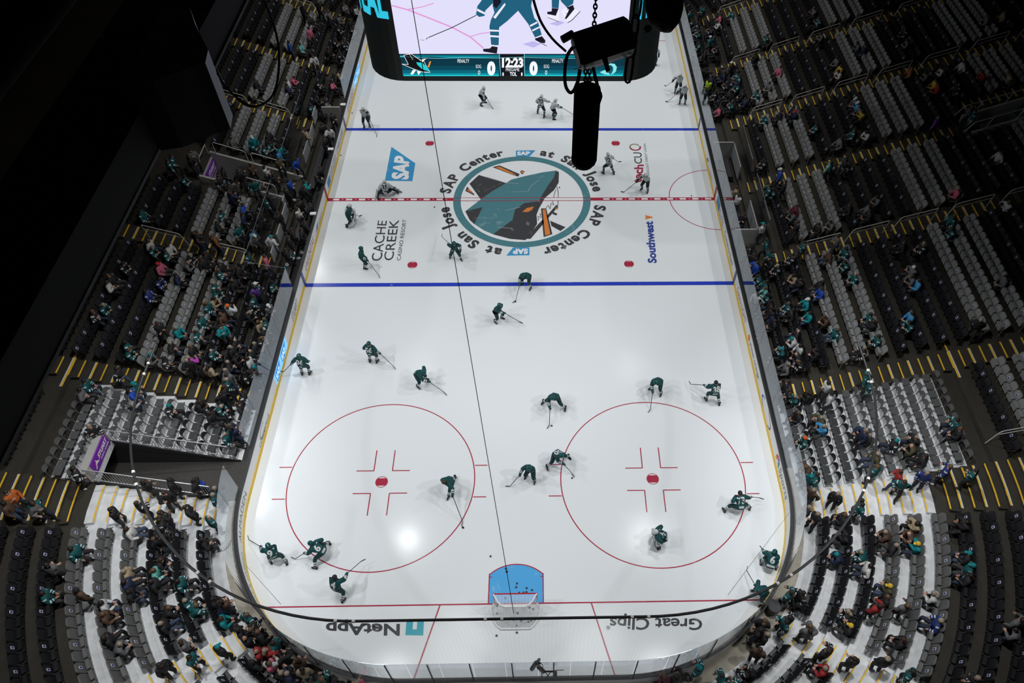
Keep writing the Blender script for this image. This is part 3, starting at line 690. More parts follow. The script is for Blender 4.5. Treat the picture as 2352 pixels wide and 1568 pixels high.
# left doorway ------------------------------------------------------------------
mb = MB(); mb.box((-20.4, -0.75, 0.25), (-14.8, 1.65, 0.40)); wall('floor', mb, M_CONC, 'dark floor inside the left doorway')
for yy in (-0.75, 1.65):
    mb = MB(); P = [(-15.2, 0.3)] + [(-(AX + RJ(j)), ZJ(j) + 0.25) for j in (1, 7)] + [(-20.6, 0.3)]
    mb.prism(P, yy - 0.08, yy + 0.08, 0, lambda u, v, w_: (u, w_, v)); wall('wall_left', mb, M_GREY, 'grey parapet wall on the %s side of the left doorway' % ('near' if yy < 0 else 'far'))
mb = MB(); mb.box((-20.55, -0.8, 1.0), (-20.2, 1.7, 2.35)); wall('wall_left', mb, M_GREY, 'grey wall over the left doorway')
signface([(-20.15, -0.65, 1.45), (-20.15, 1.55, 1.45), (-20.15, 1.55, 2.25), (-20.15, -0.65, 2.25)], STU, [BIRD], 'doorway_sign', 'small purple sign lettered STUART over the left doorway')
def loop_rail(P, label, r=0.028, m=M_RAIL):
    A = Vector(P[0]); T = empty('guard_rail', A); tag(T, label, 'railing'); mb = MB(); mb.tube(P, r, 6); child(mb, 'rail_tube', m, T); return T
zr = lambda x: 0.03 + 0.37 * (abs(x) - 13.83) + 0.25
for yy, a, b, nm in ((1.65, 19.9, 18.0, 'far side, upper'), (1.65, 17.7, 15.8, 'far side, lower'), (-0.75, 17.9, 15.8, 'near side, lower')):
    loop_rail([(-a, yy, zr(a)), (-a, yy, zr(a) + 0.75), (-a + 0.1, yy, zr(a) + 0.85), (-b - 0.1, yy, zr(b) + 0.88), (-b, yy, zr(b) + 0.75), (-b, yy, zr(b))], 'pale guard rail round the left doorway, %s part' % nm)
loop_rail([(-20.4, -0.75, 2.3), (-20.4, -0.75, 3.2), (-20.4, 1.65, 3.2), (-20.4, 1.65, 2.3)], 'pale guard rail above the purple doorway sign')
# high right doorway
zf = ZJ(14)
mb = MB(); mb.box((27.5, -0.4, zf), (34, 1.3, zf + 0.02)); wall('floor', mb, M_CONC, 'floor inside the high right doorway')
for yy in (-0.4, 1.3):
    mb = MB(); P = [(27.9, zf), (27.9, ZJ(15) + 0.5), (34.0, ZJ(22) + 0.5), (34.0, zf)]
    mb.prism(P, yy - 0.08, yy + 0.08, 0, lambda u, v, w_: (u, w_, v)); wall('wall_right', mb, M_GREY, 'pale parapet wall on the %s side of the high doorway' % ('near' if yy < 0 else 'far'))
signface([(31.0, 1.15, 6.0), (31.0, -0.25, 6.0), (31.6, -0.25, 7.3), (31.6, 1.15, 7.3)], [], [[(0.25, 0.35), (0.4, 0.3), (0.45, 0.5), (0.3, 0.6)]], 'doorway_sign', 'dark sign panel inside the high right doorway', m=mat('sign_navy', (0.01, 0.04, 0.07), 0.4))
for yy, nm in ((-0.4, 'near'), (1.3, 'far')):
    T = empty('guard_rail', (28, yy, ZJ(15) + 0.5)); tag(T, 'pale guard rail on the %s parapet of the high right doorway' % nm, 'railing')
    mb = MB(); mb.tube([(27.4, yy, ZJ(15) + 0.5), (27.8, yy, ZJ(15) + 1.2), (34, yy, ZJ(22) + 1.2)], 0.026, 6); child(mb, 'top_rail', M_RAIL, T)
    for x in (28.6, 30.2, 31.8): mb = MB(); z = ZJ(15) + 0.5 + (x - 27.9) * 0.39; mb.tube([(x, yy, z), (x + 0.2, yy, z + 0.75)], 0.022, 6); child(mb, 'post', M_RAIL, T)

# ------------------------------------------------------------------ scoreboard (centre hung)
SBY = -5.0
def scr(px, py, e=0.0):
    p = aty(px, py, SBY); return Vector((p[0], SBY - e, p[2]))
zb, zt = 11.98, 24.0
plan = []
for cx, cy, a0 in ((5.4, -3.1, -90), (5.4, 3.1, 0), (-5.55, 3.1, 90), (-5.55, -3.1, 180)):
    for i in range(9):
        t = math.radians(a0 + 90 * i / 8); plan.append((cx + 1.9 * math.cos(t), cy + 1.9 * math.sin(t)))
SBO = empty('scoreboard', (0, 0, zb)); tag(SBO, 'huge black rounded centre-hung scoreboard showing a hockey player', 'scoreboard')
mb = MB(); mb.prism(plan, zb, zt); child(mb, 'housing', mat('scoreboard_black', (0.006, 0.009, 0.009), 0.5, noise=0.2), SBO)
def sq(P, m, nm, e, par=SBO, label=None, conv=scr):
    mb = MB(); mb.add([conv(a, b, e) for a, b in P], [tuple(range(len(P)))]); return child(mb, nm, m, par, label)
E_SCR = emat('screen_white', (0.76, 0.74, 0.96), 1.0)
ztop = 22.5
tl, tr = aty(893, 0, SBY)[0], aty(1446, 0, SBY)[0]
mb = MB(); a, b = scr(917, 123, 0.03), scr(1437, 123, 0.03)
mb.add([a, b, Vector((b.x, b.y, ztop)), Vector((a.x, a.y, ztop))], [(0, 1, 2, 3)]); main = child(mb, 'main_screen', E_SCR, SBO, 'bright screen with a close-up of skating legs')
Z5 = lambda L: [(800 + a / 4.704, b / 4.704) for a, b in L]
TEALP = emat('screen_teal', (0.015, 0.13, 0.23), 0.9); SWH = emat('screen_paint_white', (0.85, 0.85, 0.98), 1.0); SBK = emat('screen_black', (0.012, 0.012, 0.03), 0.6)
PINK = emat('screen_pink', (0.80, 0.35, 0.72), 0.95); SHAD = emat('screen_lilac', (0.55, 0.5, 0.9), 0.95)
def picture(polys, m, e, nm='screen_picture'):
    mb = MB()
    for L in polys: mb.add([scr(a, b, e) for a, b in L], [tuple(range(len(L)))])
    o = child(mb, nm, m, SBO); return o
def strip(L, wd):
    out = []
    for (x0, y0), (x1, y1) in zip(L, L[1:]):
        d = math.hypot(x1 - x0, y1 - y0); nx, ny = -(y1 - y0) / d * wd / 2, (x1 - x0) / d * wd / 2
        out.append([(x0 + nx, y0 + ny), (x1 + nx, y1 + ny), (x1 - nx, y1 - ny), (x0 - nx, y0 - ny)])
    return out
picture(strip(Z5([(470, 55), (640, 100), (860, 185), (1120, 290), (1320, 395), (1460, 515)]), 3.2), PINK, 0.04)
picture(strip(Z5([(640, 98), (800, 70), (925, 30)]), 2.2) + strip(Z5([(1320, 390), (1420, 360), (1525, 345)]), 2.2), PINK, 0.04)
picture([Z5([(1880, 470), (2000, 440), (2080, 470), (2000, 510)]), Z5([(2170, 250), (2280, 220), (2340, 240), (2260, 275)])], SHAD, 0.04)
ZR = lambda L: [(1200 + a / 3.92, b / 3.92) for a, b in L]
legs = [Z5([(1560, -90), (1990, -90), (1985, 0), (1975, 60), (2010, 190), (2050, 230), (2090, 370), (2020, 405), (1945, 255), (1835, 110), (1720, 220), (1630, 290), (1625, 480), (1545, 490), (1525, 280), (1540, 210), (1580, 130), (1560, 60)]),
        Z5([(1440, -90), (1600, -90), (1560, 30), (1480, 110), (1475, 165), (1415, 178), (1380, 150), (1395, 60), (1440, 0)]),
        ZR([(262, -60), (335, -60), (330, 10), (325, 70), (265, 65)]), ZR([(345, -60), (470, -60), (455, 30), (400, 62), (345, 5)])]
picture(legs, TEALP, 0.05)
picture([Z5([(1395, 85), (1480, 130), (1475, 150), (1390, 110)]), Z5([(1565, 180), (1690, 25), (1700, 45), (1590, 195)]), Z5([(1527, 312), (1635, 318), (1633, 335), (1527, 332)]),
         Z5([(1527, 372), (1632, 380), (1630, 398), (1527, 392)]), Z5([(1960, 265), (2040, 225), (2048, 240), (1968, 282)]), Z5([(1985, 315), (2065, 278), (2070, 292), (1992, 332)]),
         Z5([(1540, 475), (1615, 485), (1612, 497), (1538, 490)]), Z5([(2010, 400), (2090, 370), (2095, 380), (2018, 412)]),
         ZR([(345, 95), (395, 60), (520, 95), (410, 200), (385, 165)]), ZR([(240, 130), (330, 90), (330, 190), (232, 150)]), ZR([(300, 90), (330, 85), (330, 120), (300, 120)])], SWH, 0.06)
picture([Z5([(1555, 490), (1615, 500), (1605, 572), (1460, 548), (1455, 520), (1530, 515)]), Z5([(2018, 408), (2092, 382), (2130, 430), (2125, 458), (2080, 455), (2020, 425)]),
         Z5([(1650, -90), (1560, -90), (1570, 60), (1600, 80), (1650, 20)]), ZR([(265, 65), (325, 70), (300, 135), (225, 120), (222, 100), (262, 95)]), ZR([(395, 62), (455, 38), (468, 75), (395, 165), (380, 160), (420, 80)]),
         Z5([(2355, 440), (2310, 410), (2315, 385), (2355, 360)])], SBK, 0.07)
picture(strip(Z5([(1385, 155), (1120, 290), (870, 395)]), 1.8) + [Z5([(870, 395), (835, 425), (845, 405), (880, 385)])] + strip(Z5([(780, 422), (822, 427)]), 0.8) + strip(Z5([(2060, 450), (2148, 492)]), 0.8)
        + strip(ZR([(228, 150), (328, 188)]), 1.2) + strip(ZR([(405, 198), (445, 175), (520, 95)]), 1.6) + strip(ZR([(115, 335), (220, 410)]), 0.8) + strip(ZR([(400, 75), (425, 90)]), 1) + strip(ZR([(390, 110), (415, 120)]), 1), SBK, 0.075)
# lower LED strip
SD = emat('strip_dark', (0.0, 0.035, 0.06), 1.0)
sq([(919, 124.5), (1437, 124.5), (1430, 173), (927, 174)], SD, 'score_strip', 0.03, label='teal LED strip with the score')
GR = [emat('strip_glow_%d' % i, c) for i, c in enumerate(((0.0, 0.06, 0.10), (0.0, 0.13, 0.19), (0.0, 0.28, 0.36), (0.02, 0.75, 0.8)))]
for i, (y0, y1) in enumerate(((150, 160), (160, 167), (167, 171.5), (171.5, 173.5))):
    picture([[(923.5 + i, y0), (1146, y0), (1146, y1), (924 + i, y1)], [(1205, y0), (1434 - i, y0), (1433 - i, y1), (1205, y1)]], GR[i], 0.04, 'strip_graphic')
picture([[(919, 126), (1436, 126), (1436, 129), (1300, 131), (1200, 128), (1050, 133), (990, 129), (919, 131)]], emat('wave_teal', (0.0, 0.25, 0.33)), 0.04, 'strip_graphic')
picture(strip([(919, 128), (960, 131), (1010, 133), (1060, 131), (1140, 132), (1200, 130), (1300, 133), (1436, 131)], 0.8) + strip([(1147, 123), (1150, 173)], 1.0) + strip([(1204, 123), (1205, 173)], 1.0), emat('wave_cyan', (0.3, 0.85, 0.9)), 0.05, 'strip_graphic')
sq([(1148, 124), (1204, 124), (1205, 173), (1149, 173)], emat('clock_black', (0.004, 0.004, 0.01)), 'clock_field', 0.045)
for t, a, b, c, d, off in (('12:23', 1153, 154, 1202, 131, 0.05), ('PREGAME', 1162, 162, 1193, 155, 0.0), ('TOL', 1171, 173, 1187, 164, 0.03), ('1', 1154, 172.5, 1157, 165, 0.0), ('1', 1197, 172.5, 1200, 165, 0.0),
                      ('0', 1119, 172, 1138, 139, 0.07), ('0', 1216, 172, 1235, 139, 0.07), ('PENALTY', 1051, 142.5, 1078, 134.5, 0.005), ('PENALTY', 1268, 142.5, 1294, 134.5, 0.005),
                      ('SOG', 1093, 155, 1105, 147, 0.0), ('SOG', 1249, 155, 1261, 147, 0.0), ('0', 1098, 170, 1103, 160, 0.0), ('0', 1252, 170, 1257, 160, 0.0)):
    mb = MB(); put_text(mb, t, quadmap([scr(a, b, 0.06), scr(c, b, 0.06), scr(c, d, 0.06), scr(a, d, 0.06)]), off); child(mb, 'score_lettering', emat('led_white', (0.9, 0.95, 0.97)), SBO)
picture([Z5([(600, 590), (680, 575), (760, 630), (820, 660), (885, 770), (800, 765), (700, 730), (580, 685), (650, 690)])], emat('led_black', (0.003, 0.003, 0.004)), 0.05, 'team_emblem')
picture(strip(Z5([(600, 590), (650, 690), (580, 685), (700, 735), (800, 772), (885, 775), (850, 720), (820, 660), (760, 630), (680, 575), (600, 590)]), 1.0) + strip(Z5([(660, 575), (700, 640)]), 0.7), emat('led_white', (0.9, 0.95, 0.97)), 0.055, 'team_emblem')
picture([Z5([(735, 665), (800, 670), (870, 735), (870, 765), (800, 740), (750, 695)])], emat('led_cyan', (0.02, 0.6, 0.65)), 0.06, 'team_emblem')
picture([Z5([(670, 795), (700, 745), (735, 750), (700, 798)]), Z5([(740, 760), (790, 765), (760, 805)]), Z5([(770, 640), (845, 625), (800, 665)]), Z5([(790, 765), (885, 772), (850, 778)])], emat('led_white', (0.9, 0.95, 0.97)), 0.06, 'team_emblem')
picture([Z5([(855, 720), (880, 655), (897, 655), (875, 720)])], emat('led_orange', (0.8, 0.3, 0.05)), 0.06, 'team_emblem')
ZS = ZR
picture([ZS([(695, 645), (740, 625), (770, 645), (790, 670), (740, 665)]), ZS([(755, 590), (790, 565), (830, 570), (850, 600), (840, 640), (795, 675), (815, 630), (815, 600), (795, 580)])], emat('led_ice', (0.25, 0.8, 0.8)), 0.05, 'team_emblem')
# corner lettering on the rounded ends
def cyl_fn(side, a0, a1, z0, z1):
    cx = 5.4 if side > 0 else -5.55
    return lambda u, v: Vector((cx + 1.93 * math.cos(math.radians(a0 + (a1 - a0) * u)), -3.1 + 1.93 * math.sin(math.radians(a0 + (a1 - a0) * u)), z0 + (z1 - z0) * v))
for side, a0, a1, t in ((-1, 198, 262, 'TEAL'), (1, -82, -18, 'TEAL')):
    mb = MB(); put_text(mb, t, cyl_fn(side, a0, a1, 15.2, 16.9), 0.04); child(mb, 'corner_lettering', emat('led_sky', (0.03, 0.55, 0.75)), SBO, 'glowing cyan word TEAL')
#@@PART3
# ------------------------------------------------------------------ catwalk and rigging near the camera (dark, high above the ice)
M_CWB = mat('catwalk_brown', (0.38, 0.31, 0.18), 0.9, noise=0.3, scale=1.0); M_CWG = mat('catwalk_grey', (0.13, 0.13, 0.125), 0.8, noise=0.25)
CW = empty('catwalk', (-7, -30, 25)); tag(CW, 'dark steel catwalk with brown deck panels along the left above the stands', 'catwalk')
def girder(nm, x0, x1, y0, y1, z0, z1, m): mb = MB(); mb.box((x0, y0, z0), (x1, y1, z1)); return child(mb, nm, m, CW)
xe = at(283, 513, 25)[0]; x2 = at(125, 400, 25)[0]; x3 = at(110, 108, 25)[0]; ye = at(440, 175, 25)[1]; x4 = at(530, 80, 25)[0]
x5 = at(225, 240, 25)[0]
girder('main_girder', x2 + 0.05, xe, -46, ye, 25.0, 25.8, mat('girder_paint', (0.016, 0.015, 0.012), 0.9))
girder('edge_flange', xe - 0.02, xe + 0.012, -46, ye, 24.985, 25.05, M_CWG)
girder('kick_plate', x2 - 0.02, x2 + 0.06, -46, -17, 24.99, 25.06, M_CWG)
girder('deck_panel', x3, x2 - 0.06, -46, -17, 25.0, 25.1, M_CWB)
girder('outer_truss', x3 - 3.5, x3 - 0.05, -46, -17, 25.0, 26.0, mat('truss_black', (0.006, 0.006, 0.006), 0.9))
girder('second_girder', x2 + 0.05, x4, at(497, 165, 25)[1], -17, 25.0, 25.8, mat('girder_paint', (0.016, 0.015, 0.012), 0.9))
girder('second_flange', x4 - 0.02, x4 + 0.03, at(497, 165, 25)[1], -17, 24.985, 25.05, M_CWG)
# hanging loudspeaker block at the end of the girder
def slab(name, L, z, th, m, label, cat):
    mb = MB(); P = [at(a, b, z) for a, b in L]; mb.prism([(p[0], p[1]) for p in P][::-1], z, z + th)
    o = mb.build(name, m); c = P[0]; rebase(o, (c[0], c[1], z)); tag(o, label, cat); return o
slab('loudspeaker', [(430, 168), (492, 165), (505, 205), (535, 265), (530, 296), (500, 305), (470, 318), (420, 338), (352, 348), (395, 255)], 25.0, 1.3, M_BLK, 'large black loudspeaker block hanging beside the catwalk end', 'loudspeaker')
CD = 6.0    # distance of the hoist from the camera plane
def cp(px, py, d=CD):
    r = ray(px, py); return Vector(CAM + r * d)
UP = Vector(-CM[1]); RT = Vector(CM[0]); FW = Vector(CM[2])
def curvep(L, d=CD, n=4):
    P = [cp(*p, d) if len(p) == 2 else cp(*p) for p in L]; out = []
    for i in range(len(P) - 1):
        p0, p1, p2, p3 = P[max(0, i - 1)], P[i], P[i + 1], P[min(len(P) - 1, i + 2)]
        for k in range(n):
            t = k / n; out.append(0.5 * ((2 * p1) + (p2 - p0) * t + (2 * p0 - 5 * p1 + 4 * p2 - p3) * t * t + (3 * p1 - p0 - 3 * p2 + p3) * t ** 3))
    return out + [P[-1]]
def rounded_tube(mb, a, b, ra, rb, n=14):
    A, B = Vector(a), Vector(b); d = (B - A)
    P = [A, A + d * 0.02, A + d * 0.06, A + d * 0.5, A + d * 0.92, A + d * 0.98, B]; r = [ra * 0.75, ra * 0.95, ra, (ra + rb) / 2, rb, rb * 0.85, rb * 0.5]; mb.tube(P, r, n)
HM = empty('chain_hoist', cp(1380, 110)); tag(HM, 'black electric chain hoist hanging tilted in front of the scoreboard', 'chain hoist')
s = CD / F
mb = MB(); A, B = cp(1322, 122), cp(1450, 80)
ax = (B - A).normalized(); nv = ax.cross(FW).normalized(); w2 = 40 * s
P = []
for c, sc_ in ((A, 0.86), (A + ax * 6 * s, 1.0), (B - ax * 8 * s, 1.0), (B, 0.8)):
    for i in range(12):
        t = 2 * math.pi * i / 12; cx_, sx_ = math.cos(t), math.sin(t); k = (abs(cx_) ** 4 + abs(sx_) ** 4) ** -0.25
        P.append(c + nv * (w2 * sc_ * k * cx_) + FW * (w2 * 0.9 * sc_ * k * sx_))
mb.add(P, [(i * 12 + k, i * 12 + (k + 1) % 12, (i + 1) * 12 + (k + 1) % 12, (i + 1) * 12 + k) for i in range(3) for k in range(12)] + [tuple(range(11, -1, -1)), tuple(36 + k for k in range(12))])
child(mb, 'motor_body', mat('hoist_black', (0.02, 0.02, 0.021), 0.45), HM)
mb = MB(); rounded_tube(mb, cp(1290, 92), cp(1318, 76), 9 * s, 9 * s, 8); mb.tube([cp(1304, 84), cp(1318, 90), cp(1328, 104)], 3 * s, 6); child(mb, 'side_clamp', M_BLK, HM)
mb = MB(); mb.tube(curvep([(1316, 108), (1302, 130), (1297, 170), (1300, 200), (1312, 213), (1325, 195), (1330, 172)]), 4.0 * s, 7); child(mb, 'cable_loop', M_BLK, HM)
mb = MB(); mb.tube([cp(1318, 160), cp(1450, 122)], 1.2 * s, 5); child(mb, 'lower_seam', mat('hoist_edge', (0.5, 0.5, 0.5), 0.4, 0.5), HM)
mb = MB(); mb.tube([cp(1385, 120, CD * .98), cp(1392, 145, CD * .98), cp(1397, 165, CD * .98)], [7 * s, 6 * s, 5 * s], 8); child(mb, 'chain_guide', M_BLK, HM)
BG = empty('chain_bag', cp(1345, 290)); tag(BG, 'long black cylindrical chain bag hanging under the hoist', 'chain bag')
mb = MB(); rounded_tube(mb, cp(1350, 196), cp(1341, 382), 31 * s, 29 * s, 20); child(mb, 'bag_body', mat('bag_fabric', (0.008, 0.008, 0.008), 0.9), BG)
mb = MB(); mb.ball(cp(1341, 362), 29.5 * s, 16, 8); child(mb, 'bag_bottom', mat('bag_fabric', (0.008, 0.008, 0.008), 0.9), BG, smooth=True)
mb = MB(); mb.ball(cp(1358, 222), (26 * s, 26 * s, 26 * s), 12, 8); child(mb, 'bag_bulge', mat('bag_fabric', (0.008, 0.008, 0.008), 0.9), BG, smooth=True)
for L in ([(1332, 160), (1328, 185), (1320, 205)], [(1362, 155), (1368, 180), (1376, 210)]):
    mb = MB(); mb.tube([cp(*p) for p in L], 4.2 * s, 6); child(mb, 'bag_strap', M_BLK, BG)
def chain(name, A, B, link, r, label, parent=None):
    A, B = Vector(A), Vector(B); d = B - A; n = max(2, int(d.length / (link * 0.72))); u = d.normalized()
    a = u.cross(FW).normalized(); b = u.cross(a)
    T = parent or empty(name, A)
    if not parent: tag(T, label, 'chain')
    for i in range(n):
        c = A + d * ((i + 0.5) / n); w_ = a if i % 2 == 0 else b; mb = MB()
        pts_ = [c + u * (link / 2 - link * 0.24 + 0) * sg * 1 + u * (link * 0.24 * math.sin(t) if False else 0) for sg in ()]
        pts_ = []
        for k in range(10):
            t = 2 * math.pi * k / 10; pts_.append(c + u * (math.cos(t) * link * 0.5) + w_ * (math.sin(t) * link * 0.3))
        mb.tube(pts_, r, 5, closed=True); child(mb, 'chain_link', M_BLK, T)
    return T
chain('load_chain', cp(1369, -10), cp(1364, 70), 13 * s, 2.0 * s, 'black load chain running up from the hoist past the screen')
chain('bag_chain', cp(1345, 160), cp(1345, 198), 12 * s, 1.9 * s, 'short pair of chains entering the black bag', None)
chain('bag_chain', cp(1354, 160), cp(1354, 198), 12 * s, 1.9 * s, 'second short chain entering the black bag, right of the first', None)
for i, (a, b) in enumerate(((( 1468, -8), (1461, 45)), ((1460, 40), (1457, 92)), ((1456, 88), (1451, 140)), ((1450, 135), (1441, 190)))):
    pass
T = empty('shackle_chain', cp(1455, 90)); tag(T, 'heavy long-link black chain hanging right of the hoist', 'chain')
for (a, b) in (((1468, -12), (1461, 42)), ((1461, 34), (1456, 84)), ((1456, 76), (1450, 132)), ((1450, 122), (1441, 190))):
    A, B = cp(*a, CD * 1.02), cp(*b, CD * 1.02); u = (B - A).normalized(); q = u.cross(FW).normalized(); ln = (B - A).length; pts_ = []
    for k in range(14):
        t = 2 * math.pi * k / 14; pts_.append((A + B) / 2 + u * (math.copysign(abs(math.cos(t)) ** 0.6, math.cos(t)) * ln / 2) + q * (math.copysign(abs(math.sin(t)) ** 0.7, math.sin(t)) * 7.5 * s))
    mb = MB(); mb.tube(pts_, 3.0 * s, 6, closed=True); child(mb, 'chain_link', M_BLK, T)
mb = MB()
mb.tube([cp(1528, -60, 5.2), cp(1527, -20, 5.2), cp(1526, 20, 5.2), cp(1524, 45, 5.2), cp(1520, 62, 5.2), cp(1516, 68, 5.2)], [46 * s * .87, 45 * s * .87, 43 * s * .87, 38 * s * .87, 26 * s * .87, 8 * s * .87], 16)
mb.ball(cp(1488, 66, 5.2), 8 * s, 6, 4)
o = mb.build('rope_bag', mat('dark_leather', (0.045, 0.025, 0.012), 0.9, noise=0.6, scale=40)); rebase(o, cp(1527, 0, 5.2)); tag(o, 'dark brown shaggy bag hanging at the top right of the hoist', 'bag')
for nm, L, r, lab in (('black_cable', [(1222, -12), (1240, 45), (1268, 88), (1300, 118)], 3.2, 'black cable curving from the top down to the hoist'),
                      ('black_cable', [(600, -12), (625, 45), (640, 110), (638, 180), (622, 225), (585, 245), (545, 225), (512, 190), (498, 160)], 2.6, 'black cable hanging in a loop beside the catwalk end'),
                      ('thin_cable', [(498, 168), (520, 200), (560, 240), (590, 247)], 1.6, 'thin dark cable joining the loop beside the catwalk')):
    mb = MB(); mb.tube(curvep(L), r * s, 6); o = mb.build(nm, M_BLK); tag(o, lab, 'cable')

# ------------------------------------------------------------------ goal
def goal(sy, label):
    yg = sy * 27.13; T = empty('hockey_goal', (0, yg, 0)); tag(T, label, 'goal'); b = sy
    RP = mat('goal_red', (0.55, 0.02, 0.03), 0.35); WP = M_WHT
    for sx in (-1, 1): mb = MB(); mb.tube([(sx * 0.94, yg, 0), (sx * 0.94, yg, 1.22)], 0.03, 8); child(mb, 'goal_post', RP, T)
    mb = MB(); mb.tube([(-0.97, yg, 1.22), (0.97, yg, 1.22)], 0.03, 8); child(mb, 'crossbar', RP, T)
    base = [(-0.94, yg, 0.04)] + [(-1.12 * math.cos(t) if False else 1.12 * -math.cos(t), yg + b * 1.1 * min(1, math.sin(t) * 1.25), 0.04) for t in [math.pi * i / 16 for i in range(1, 16)]] + [(0.94, yg, 0.04)]
    mb = MB(); mb.tube(base, 0.055, 7); child(mb, 'base_frame', WP, T, 'white padded base frame')
    top = [(-0.94, yg, 1.22)] + [(-0.86 * math.cos(t), yg + b * 0.55 * min(1, math.sin(t) * 1.2), 1.2) for t in [math.pi * i / 12 for i in range(1, 12)]] + [(0.94, yg, 1.22)]
    mb = MB(); mb.tube(top, 0.035, 7); child(mb, 'top_frame', WP, T)
    mb = MB(); mb.tube([(0, yg + b * 0.55, 1.2), (0, yg + b * 1.08, 0.05)], 0.03, 6); child(mb, 'centre_brace', WP, T)
    mb = MB(); n = 16; vs = []
    def edge(L, u):
        k = u * (len(L) - 1); i = min(int(k), len(L) - 2); return Vector(L[i]).lerp(Vector(L[i + 1]), k - i)
    for i in range(n + 1):
        a, c = edge(top, i / n), edge(base, i / n)
        for k in range(5): vs.append(a.lerp(c, k / 4) + Vector((0, -b * 0.05 * math.sin(math.pi * k / 4), 0)))
    mb.add(vs, [(i * 5 + k, (i + 1) * 5 + k, (i + 1) * 5 + k + 1, i * 5 + k + 1) for i in range(n) for k in range(4)])
    mb.add([Vector(p) for p in top], [tuple(range(len(top)))]); child(mb, 'goal_net', M_GNET, T, 'white goal netting')
goal(-1, 'red and white hockey goal with net behind the near crease')
Zp = lambda L, ox, oy, s_: [(ox + a / s_, oy + b / s_) for a, b in L]
PK = Zp([(735, 548), (728, 582), (822, 590), (870, 607), (755, 632), (793, 630), (820, 626), (632, 679), (557, 748), (848, 764), (881, 779), (555, 818), (742, 815), (705, 874), (773, 883),
         (837, 893), (863, 882), (895, 871), (727, 926), (734, 990), (551, 1018), (635, 416), (497, 304), (251, 48)], 1000, 1200, 3.92) + \
     [(1063, 1211), (1267, 978), (1314, 1098), (1184, 693), (998, 476), (1285, 431), (803, 231), (783, 354 + 3), (809, 260), (1588, 448 + 2)]
PKW = ['alone high in the blue crease'] 
for i, (a, b) in enumerate(PK):
    p = at(a, b, 0.0); mb = MB(); mb.tube([(0, 0, 0.0005), (0, 0, 0.026)], 0.045 if i < 24 else 0.045, 12); o = mb.build('hockey_puck', M_BLK, loc=(p[0], p[1], 0.014))
    if i < 8: lab = 'black puck on the blue crease, %s of eight counted from the top' % ORD[i + 1]
    elif i < 18: lab = 'black puck behind the goal line inside the net, %s from the left posts on' % ORD[i - 7]
    else: lab = ['black puck under the back frame of the goal', 'black puck on the ice just behind the goal', 'black puck on the ice behind and left of the goal', 'black puck at the top left edge of the crease',
                 'black puck standing alone left of the crease', 'black puck on the ice near the bottom edge of the left circle', 'black puck in front of the stick inside the left circle edge',
                 'black puck at the stick of the wide-legged player left of the right circle', 'black puck beside the stick crossing the right circle edge', 'black puck at the stick below the near blue line',
                 'black puck left of the ring below the red line', 'black puck on the emblem right of the shark head', 'black puck near the far left boards above the blue line',
                 'black puck against the left boards above the red line', 'black puck by the left boards beyond the far blue line', 'black puck by the right boards above the red line'][i - 18]
    tag(o, lab, 'puck', 'pucks lying on the ice')

# ------------------------------------------------------------------ seats
def rrect(w2, h0, h1, r, top_only=True, n=4):
    P = [(-w2, h0), (w2, h0)]
    for i in range(n + 1): t = math.pi / 2 * i / n; P.append((w2 - r + r * math.cos(t), h1 - r + r * math.sin(t)))
    for i in range(n + 1): t = math.pi / 2 + math.pi / 2 * i / n; P.append((-w2 + r + r * math.cos(t), h1 - r + r * math.sin(t)))
    return P
def seat_parts(open_):
    back = MB(); f = lambda u, v, w_: (w_ + 0.06 - 0.42 * (v - 0.42), u, v)     # +x faces the ice
    back.prism(rrect(0.236, 0.38, 0.92, 0.135), 0.0, 0.055, 0, f)
    cus = MB()
    if open_: cus.prism(rrect(0.22, 0.06, 0.50, 0.06), 0.38, 0.46, 0, lambda u, v, w_: (v, u, w_))
    else: cus.prism(rrect(0.215, 0.40, 0.74, 0.05), 0.15, 0.29, 0, lambda u, v, w_: (w_ + 0.05 * (v - 0.4), u, v))
    arm = MB(); arm.box((0.05, 0.238, 0.60), (0.36, 0.266, 0.635)); arm.box((0.10, 0.241, 0.0), (0.16, 0.263, 0.60))
    return back, cus, arm
SEATM = {}
CARDM = [mat('card_white', (0.7, 0.7, 0.75), 0.4), mat('card_blue', (0.05, 0.05, 0.2), 0.4)]
M_SC = mat('seat_grey_dimmed', (0.115, 0.115, 0.112), 0.5, noise=0.1)  # grey seat colour darkened to offset the strong lamps on the corner blocks
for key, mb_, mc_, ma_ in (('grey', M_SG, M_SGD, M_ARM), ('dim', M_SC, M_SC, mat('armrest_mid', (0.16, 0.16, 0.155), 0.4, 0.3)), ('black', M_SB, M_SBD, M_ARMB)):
    for op in (0, 1):
        b_, c_, a_ = seat_parts(op)
        SEATM[key, op] = [('backrest', b_.mesh('backrest', mb_)), ('seat_cushion', c_.mesh('seat_cushion', mc_)), ('armrest', a_.mesh('armrest', ma_))]
cardmb = MB(); f = lambda u, v, w_: (0.12 + w_ - 0.42 * (v - 0.42), u, v)
cardmb.prism([(-0.06, 0.66), (0.06, 0.66), (0.06, 0.80), (-0.06, 0.80)], 0.0, 0.004, 0, f); cardmb.prism([(-0.045, 0.68), (0.045, 0.68), (0.045, 0.77), (-0.045, 0.77)], 0.004, 0.006, 1, f)
CARD = cardmb.mesh('seat_card', CARDM)
